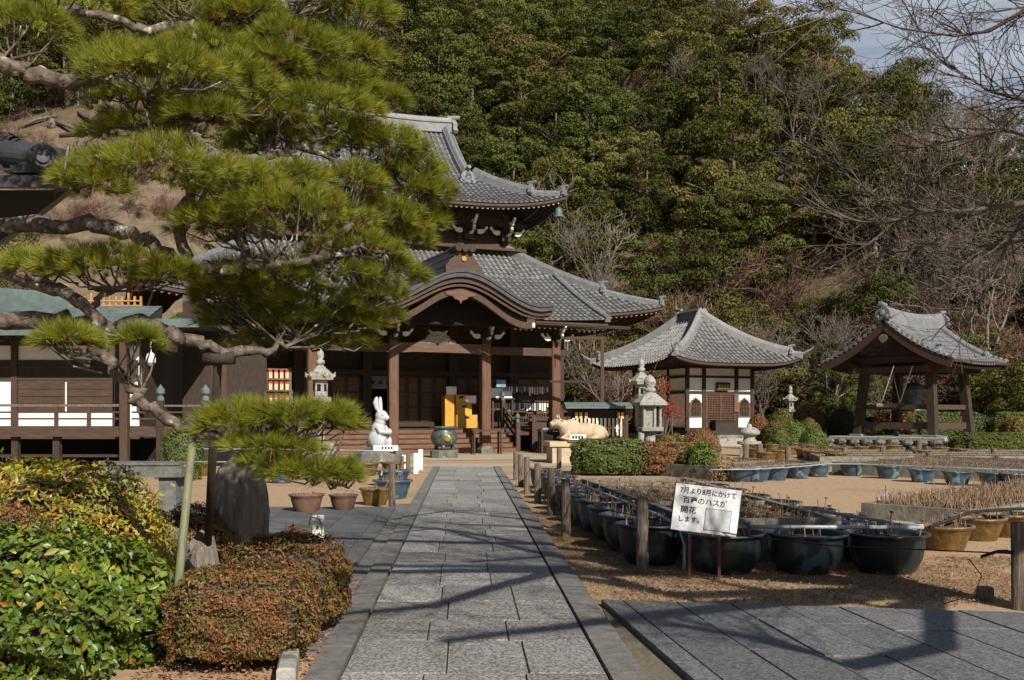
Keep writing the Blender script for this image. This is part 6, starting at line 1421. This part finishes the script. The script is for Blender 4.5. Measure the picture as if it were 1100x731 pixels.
for i, (px, Y, s) in enumerate([(812, 60.5, .75), (880, 57, .8), (915, 59, .85), (772, 64, .8), (655, 63, .7)]):
    put_tree(hx(px, Y), Y, 100 + i % 2, s, ['pale leafless tree rising right of the small hall roof', 'pale leafless tree with forked limbs left of the bell tower', 'pale leafless tree reaching over the bell tower', 'pale leafless tree behind the small hall roof', 'pale leafless tree between the two halls'][i], 'pale bare trees behind the halls')

# ------------------------------------------------------------------ the trained pine over the left of the yard
PB = V3(-4.75, 7.3, 0); pine = thing('pine_tree', 'trained Japanese pine with long crooked boughs and cloud-like needle pads reaching over the yard', 'tree', PB)
pt_ = lambda q: at(*q[:3]) - PB
boughs = [
    ([(-150, 560, 7.3), (-155, 400, 7.3), (-140, 230, 7.2), (-115, 60, 7.2), (-60, -140, 7.3)], [.26, .22, .19, .16, .10]),
    ([(-145, 300, 7.2), (-60, 275, 7.1), (0, 288, 7.05), (60, 312, 7.0), (97, 335, 6.95), (112, 375, 6.9), (135, 408, 6.8), (152, 432, 6.7), (182, 452, 6.6), (215, 466, 6.5), (262, 474, 6.5), (320, 470, 6.6)], [.10, .08, .07, .062, .056, .054, .052, .05, .048, .044, .03, .015]),
    ([(-120, 120, 7.2), (-60, 66, 6.4), (0, 66, 6.2), (45, 80, 6.3), (95, 86, 6.4), (150, 98, 6.5), (200, 112, 6.6), (240, 125, 6.7)], [.12, .08, .068, .066, .062, .052, .04, .025]),
    ([(-100, 30, 7.2), (-20, 22, 6.9), (40, 18, 6.9), (110, 16, 7.0), (160, 34, 7.1), (215, 22, 7.3), (270, 10, 7.4), (330, 20, 7.5)], [.09, .06, .05, .048, .045, .04, .03, .02]),
    ([(-150, 330, 7.3), (-60, 250, 7.5), (40, 240, 7.4), (120, 245, 7.2), (165, 262, 7.1), (200, 290, 7.0), (240, 292, 7.0), (272, 285, 7.0), (345, 277, 7.2), (410, 262, 7.5)], [.14, .11, .09, .08, .075, .07, .068, .06, .045, .02]),
    ([(200, 290, 7.0), (193, 250, 7.0), (205, 205, 7.0), (196, 165, 6.9), (172, 128, 6.8), (150, 100, 6.7)], [.06, .055, .05, .045, .038, .02]),
    ([(262, 286, 7.0), (258, 240, 7.15), (266, 200, 7.2), (284, 168, 7.2), (322, 158, 7.3), (372, 125, 7.6), (400, 105, 7.8)], [.06, .056, .054, .05, .042, .03, .015]),
    ([(284, 168, 7.2), (296, 110, 7.35), (312, 50, 7.45), (300, -30, 7.5), (320, -120, 7.5)], [.045, .05, .055, .06, .05]),
    ([(312, 50, 7.45), (360, 40, 7.7), (410, 70, 7.9)], [.04, .03, .012]),
    ([(-150, 420, 7.3), (-60, 350, 7.3), (60, 345, 7.2), (110, 348, 7.1), (170, 352, 7.1), (205, 366, 7.15), (240, 380, 7.2), (285, 380, 7.4), (320, 362, 7.6)], [.14, .10, .085, .08, .074, .07, .062, .045, .02]),
    ([(345, 277, 7.2), (380, 235, 7.5), (430, 215, 7.8), (470, 205, 8.0)], [.045, .04, .03, .012]),
    ([(322, 158, 7.3), (380, 180, 7.6), (440, 175, 7.9)], [.035, .028, .012]),
    ([(262, 474, 6.5), (290, 490, 6.5), (330, 512, 6.5), (365, 520, 6.5)], [.03, .026, .02, .01]),
    ([(97, 335, 6.95), (110, 316, 6.95), (135, 305, 6.9), (180, 300, 6.9)], [.04, .03, .02, .01]),
    ([(215, 22, 7.3), (205, 70, 7.2), (196, 120, 7.0), (193, 165, 6.9)], [.03, .035, .04, .045]),
]
mb = MB(); bpts = []
for bi_, (q, r) in enumerate(boughs):
    p = [pt_(k) for k in q]; P2, R2 = [], []
    for i in range(len(p) - 1):                     # smooth and roughen the bough
        for f in (0, .2, .4, .6, .8):
            P2.append(p[i].lerp(p[i + 1], f) + V3(*[random.gauss(0, .35) * r[i] * (f > 0) for _ in range(3)])); R2.append((r[i] + (r[i + 1] - r[i]) * f) * random.uniform(.82, 1.18) * (.68 if bi_ > 2 else 1.0 if bi_ == 0 else .8))
    P2.append(p[-1]); R2.append(r[-1]); mb.tube(P2, R2, 10); bpts += [(a, b) for a, b in zip(P2, R2)]
pads = [(25, 38, 62, 34, 6.3), (80, 8, 70, 16, 7.0), (205, 6, 70, 24, 7.3), (330, 6, 75, 30, 7.5), (262, 28, 60, 26, 7.4), (120, 72, 42, 28, 6.5), (172, 90, 92, 44, 6.4), (245, 98, 62, 42, 6.8), (312, 58, 66, 38, 7.4), (372, 68, 56, 36, 7.7), (410, 112, 28, 20, 7.8),
        (332, 128, 86, 38, 7.3), (402, 168, 62, 40, 7.7), (425, 215, 66, 46, 7.9), (462, 214, 30, 26, 8.0), (172, 190, 98, 42, 6.3), (100, 205, 40, 30, 6.2), (255, 205, 60, 36, 6.8), (312, 238, 98, 40, 6.9), (405, 246, 58, 42, 7.8), (240, 248, 66, 30, 6.9), (118, 298, 96, 38, 6.9), (45, 292, 42, 24, 7.0), (180, 302, 38, 28, 6.9),
        (74, 371, 34, 20, 6.3), (152, 372, 18, 14, 6.6), (340, 308, 102, 34, 7.6), (260, 318, 62, 30, 7.6), (405, 322, 36, 22, 7.7), (300, 352, 86, 28, 7.9), (370, 352, 50, 24, 7.9), (255, 350, 50, 24, 8.0), (255, 460, 54, 28, 6.5), (315, 456, 66, 33, 6.5), (358, 460, 30, 24, 6.6), (295, 482, 60, 12, 6.5), (330, 512, 58, 24, 6.5), (292, 504, 40, 20, 6.5), (366, 518, 24, 18, 6.6),
        (350, 95, 60, 30, 7.6), (290, 75, 50, 28, 7.3), (440, 190, 44, 30, 7.9), (360, 205, 60, 30, 7.4), (215, 130, 50, 26, 6.6), (380, 275, 60, 26, 7.5), (290, 130, 46, 30, 7.1), (225, 60, 60, 26, 7.2), (280, 300, 70, 26, 7.3), (420, 300, 40, 24, 7.8), (330, 335, 80, 24, 7.8), (390, 345, 46, 22, 8.0), (245, 325, 44, 30, 7.7), (300, 372, 60, 20, 8.0), (350, 372, 60, 18, 8.0),
        (380, 20, 50, 30, 7.8), (150, 120, 60, 24, 6.6), (370, 150, 50, 30, 7.6), (300, 200, 60, 28, 7.1), (455, 245, 30, 26, 8.1),
        (430, 262, 40, 30, 8.0), (150, 150, 70, 22, 6.8), (290, 160, 50, 24, 7.4)]
TP, TD = [], []; bark_np = np.array([list(a) for a, b in bpts])
for px, py, rx, ry, Y in pads:
    c = np.array(list(pt_((px, py, Y)))); k = Y / FPX; ax = np.array([rx * k, max(rx * k * .75, .22), ry * k * .86])
    n = int(55 + 155 * rx * max(ry, 24) * k * k / .16)
    v = unit(n); v[:, 2] = np.where(v[:, 2] < -.08, -v[:, 2], v[:, 2]); q = rng.uniform(.35, 1, n)[:, None] ** .5
    p = c + v * ax * q * .92
    lump = np.sin(p[:, 0] * 9) * np.cos(p[:, 1] * 8) * .03; p[:, 2] += lump
    TP.append(p); TD.append(nrm(v * [1.1, 1.1, .6] + [0, 0, .55] + unit(n) * .35))
    near = np.argsort(((bark_np - c) ** 2).sum(1))[:3]     # twigs from the nearest bough to the brushes
    for j in rng.choice(n, min(n, 5 + n // 14, 16), replace=False):
        e = Vector(p[j]); a = Vector(bark_np[rng.choice(near)])
        if (a - e).length > .55: a = e + (a - e).normalized() * .3 + V3(random.gauss(0, .06), random.gauss(0, .06), -.04)
        mid = a.lerp(e, .55) + V3(*[random.gauss(0, .03) for _ in range(2)], -.05); mb.tube([a, mid, e], [.011, .008, .004], 4, False)
mb.build('trunk', M['bark_pine'], pine, True)
TP, TD = np.concatenate(TP), np.concatenate(TD)
V, F = needles_arrays(TP, TD, 46, .105, .0017, .6); link('needles', np_mesh('needles', V, F, M['needle']), pine)
sel = rng.random(len(TP)) < .07; V, F = needles_arrays(TP[sel], TD[sel] + [0, 0, -.6], 18, .10, .0016, .9); link('dead_needles', np_mesh('dead_needles', V, F, M['needle_dead']), pine)
# props that carry the boughs
a, b = at(207, 470, 6.45), ground_at(183, 716); m = MB(); m.tube([b - b, (a - b) * .5, (a - b)], [.029, .028, .026], 10); props(m.build('bamboo_prop', M['bamboo'], None, True, b), 'leaning greenish bamboo prop holding the low pine bough', 'prop', 'props under the pine boughs')
a = at(234, 386, 7.2); b = V3((221 - HX) / FPX * 9.3, 9.3, 0); m = MB(); m.tube([b - b, (a - b)], [.036, .034], 10); m.tube([a - b + V3(-.1, 0, 0), a - b + V3(.12, 0, .01)], .05, 9); props(m.build('wooden_prop', M['wood_dark'], None, True, b), 'upright dark wooden prop under the upper pine bough', 'prop', 'props under the pine boughs')  # dark timber puts the shade on this prop into its colour

# ------------------------------------------------------------------ leafless cherry overhanging from the right
CB = V3(6.1, 4.6, 0); ch = thing('cherry_tree', 'leafless cherry tree sending thin dark branches in from the right', 'tree', CB); m = MB(); ct = lambda q: at(*q) - CB; rs = random.Random(12)
m.tube([(0, 0, -.1), (.05, .05, 1.2), (-.05, .2, 2.4), (-.1, .3, 3.1)], [.32, .25, .18, .12], 12)
fork = V3(-.1, .3, 3.1)
def limb(pts, r0, r1, tw=26, ln=.5, up=.25, lv=3, pw=1):
    k = len(pts); m.tube(pts, [r1 + (r0 - r1) * (1 - i / (k - 1)) ** pw for i in range(k)], 7)
    for i in range(tw):
        f = rs.uniform(.18, 1) * (k - 1); j = min(int(f), k - 2); p = pts[j].lerp(pts[j + 1], f - j); d = (pts[j + 1] - pts[j]).normalized()
        nd = (d * .8 + V3(rs.uniform(-1, 1), rs.uniform(-1, 1), rs.uniform(-.5, 1)) * .9).normalized()
        branch(m, p, nd, ln * rs.uniform(.5, 1.2), rs.uniform(.006, .011), 0, lv, rs, 2, .6, .04, None, .7, 3, .0026, .72)
limb([fork, ct((1280, 160, 7.0)), ct((1180, 200, 8.2)), ct((1100, 219, 8.4)), ct((1046, 226, 8.4)), ct((1005, 228, 8.4)), ct((980, 224, 8.4)), ct((944, 213, 8.5)), ct((915, 193, 8.6)), ct((894, 176, 8.7))], .055, .005, 40, .42, pw=2)
limb([ct((1005, 228, 8.4)), ct((976, 234, 8.4)), ct((943, 240, 8.4)), ct((905, 236, 8.5)), ct((868, 205, 8.6))], .014, .004, 16, .4)
limb([fork, ct((1290, -60, 7.0)), ct((1160, -10, 8.4)), ct((1100, 12, 8.6)), ct((1062, 34, 8.7)), ct((1026, 39, 8.8)), ct((968, 31, 8.9)), ct((919, 14, 9.0)), ct((894, 8, 9.0))], .05, .005, 34, .45, pw=2)
limb([ct((1160, 200, 8.2)), ct((1100, 235, 8.3)), ct((1083, 262, 8.3)), ct((1067, 295, 8.3)), ct((1050, 330, 8.3))], .025, .004, 18, .4)
limb([ct((1240, 60, 7.2)), ct((1150, 110, 8.6)), ct((1100, 108, 9.0)), ct((1062, 98, 9.2)), ct((1013, 66, 9.4))], .035, .004, 30, .45)
limb([ct((1180, 200, 8.2)), ct((1120, 150, 9.0)), ct((1080, 140, 9.3)), ct((1030, 150, 9.6)), ct((985, 160, 9.8))], .028, .004, 28, .45)
limb([ct((1180, 200, 8.2)), ct((1110, 255, 9.0)), ct((1050, 270, 9.3)), ct((1000, 262, 9.6)), ct((950, 275, 9.8))], .03, .004, 34, .45)
limb([fork, V3(-1.4, .9, 4.1), V3(-2.6, 1.2, 4.7), V3(-3.9, 1.0, 5.0), V3(-5.2, .7, 5.4)], .15, .05, 40, 1.0, lv=3)
limb([fork, V3(-1.2, -.4, 4.3), V3(-2.5, -1.1, 4.9), V3(-3.8, -1.6, 5.2), V3(-5.0, -1.7, 5.5)], .14, .05, 40, 1.0, lv=3)
limb([fork, V3(-.2, -.8, 4.6), V3(-.9, -2.0, 5.6), V3(-2.2, -2.8, 6.4), V3(-4.2, -3.0, 6.6)], .15, .04, 40, 1.1, lv=3)
limb([V3(-2.6, 1.2, 4.7), V3(-3.4, 2.0, 5.1), V3(-4.4, 2.6, 5.4)], .07, .03, 30, .9, lv=3)
limb([fork, V3(.4, 1.4, 4.6), V3(.2, 2.6, 5.8), V3(-.6, 3.6, 6.6)], .12, .03, 34, 1.0, lv=3)
limb([fork, V3(-1.0, -1.6, 4.0), V3(-2.0, -3.4, 4.8), V3(-3.0, -4.6, 5.2)], .14, .04, 36, 1.1, lv=3)
limb([V3(-1.4, .9, 4.1), V3(-2.6, .4, 4.5), V3(-3.4, -.2, 4.6)], .08, .03, 30, .9, lv=3)
limb([fork, V3(.1, .2, 4.6), V3(-.2, .5, 6.2), V3(.1, .2, 8.0)], .2, .04, 44, 1.3)
limb([V3(.1, .2, 4.6), V3(.9, -.6, 5.6), V3(1.6, -1.2, 6.6)], .1, .03, 30, 1.1)
limb([V3(-.2, .5, 6.2), V3(-1.3, .2, 6.8), V3(-2.4, .3, 7.2)], .08, .03, 30, 1.1)
def lift(px, py, h): g_ = ground_at(px, py); return Vector((g_.x + .696 * h, g_.y - 1.309 * h, h)) - CB  # limb point out of view, placed so its shadow lands on that ground spot
limb([fork, lift(720, 640, 4.1), lift(629, 622, 4.4), lift(593, 617, 4.5), lift(538, 631, 4.6), lift(465, 654, 4.7), lift(404, 660, 4.8), lift(330, 668, 4.9)], .12, .035, 30, .9)
limb([fork, lift(760, 650, 4.1), lift(665, 624, 4.5), lift(593, 600, 4.7), lift(524, 585, 4.9), lift(470, 570, 5.0), lift(420, 575, 5.1)], .10, .03, 26, .9)
limb([V3(.1, .2, 4.6), lift(780, 605, 5.2), lift(650, 580, 5.3), lift(560, 560, 5.4), lift(480, 551, 5.5), lift(420, 560, 5.6)], .09, .03, 24, .8)
limb([fork, lift(1000, 700, 3.3), lift(900, 722, 3.4), lift(860, 706, 3.5), lift(818, 690, 3.6)], .09, .04, 26, .5)  # unseen limb added to cast the dark patch on the terrace
limb([lift(860, 706, 3.5), lift(800, 690, 3.9), lift(750, 682, 4.0), lift(715, 676, 4.1)], .07, .03, 46, .35)
limb([fork, lift(1010, 636, 3.7), lift(930, 618, 4.1), lift(850, 602, 4.4), lift(770, 598, 4.6), lift(700, 590, 4.8)], .14, .04, 36, .9)
limb([lift(1010, 636, 3.7), lift(960, 655, 4.1), lift(880, 640, 4.4), lift(800, 632, 4.6), lift(720, 612, 4.8)], .09, .03, 30, .8)
m.build('branches', M['bark'], ch, True)
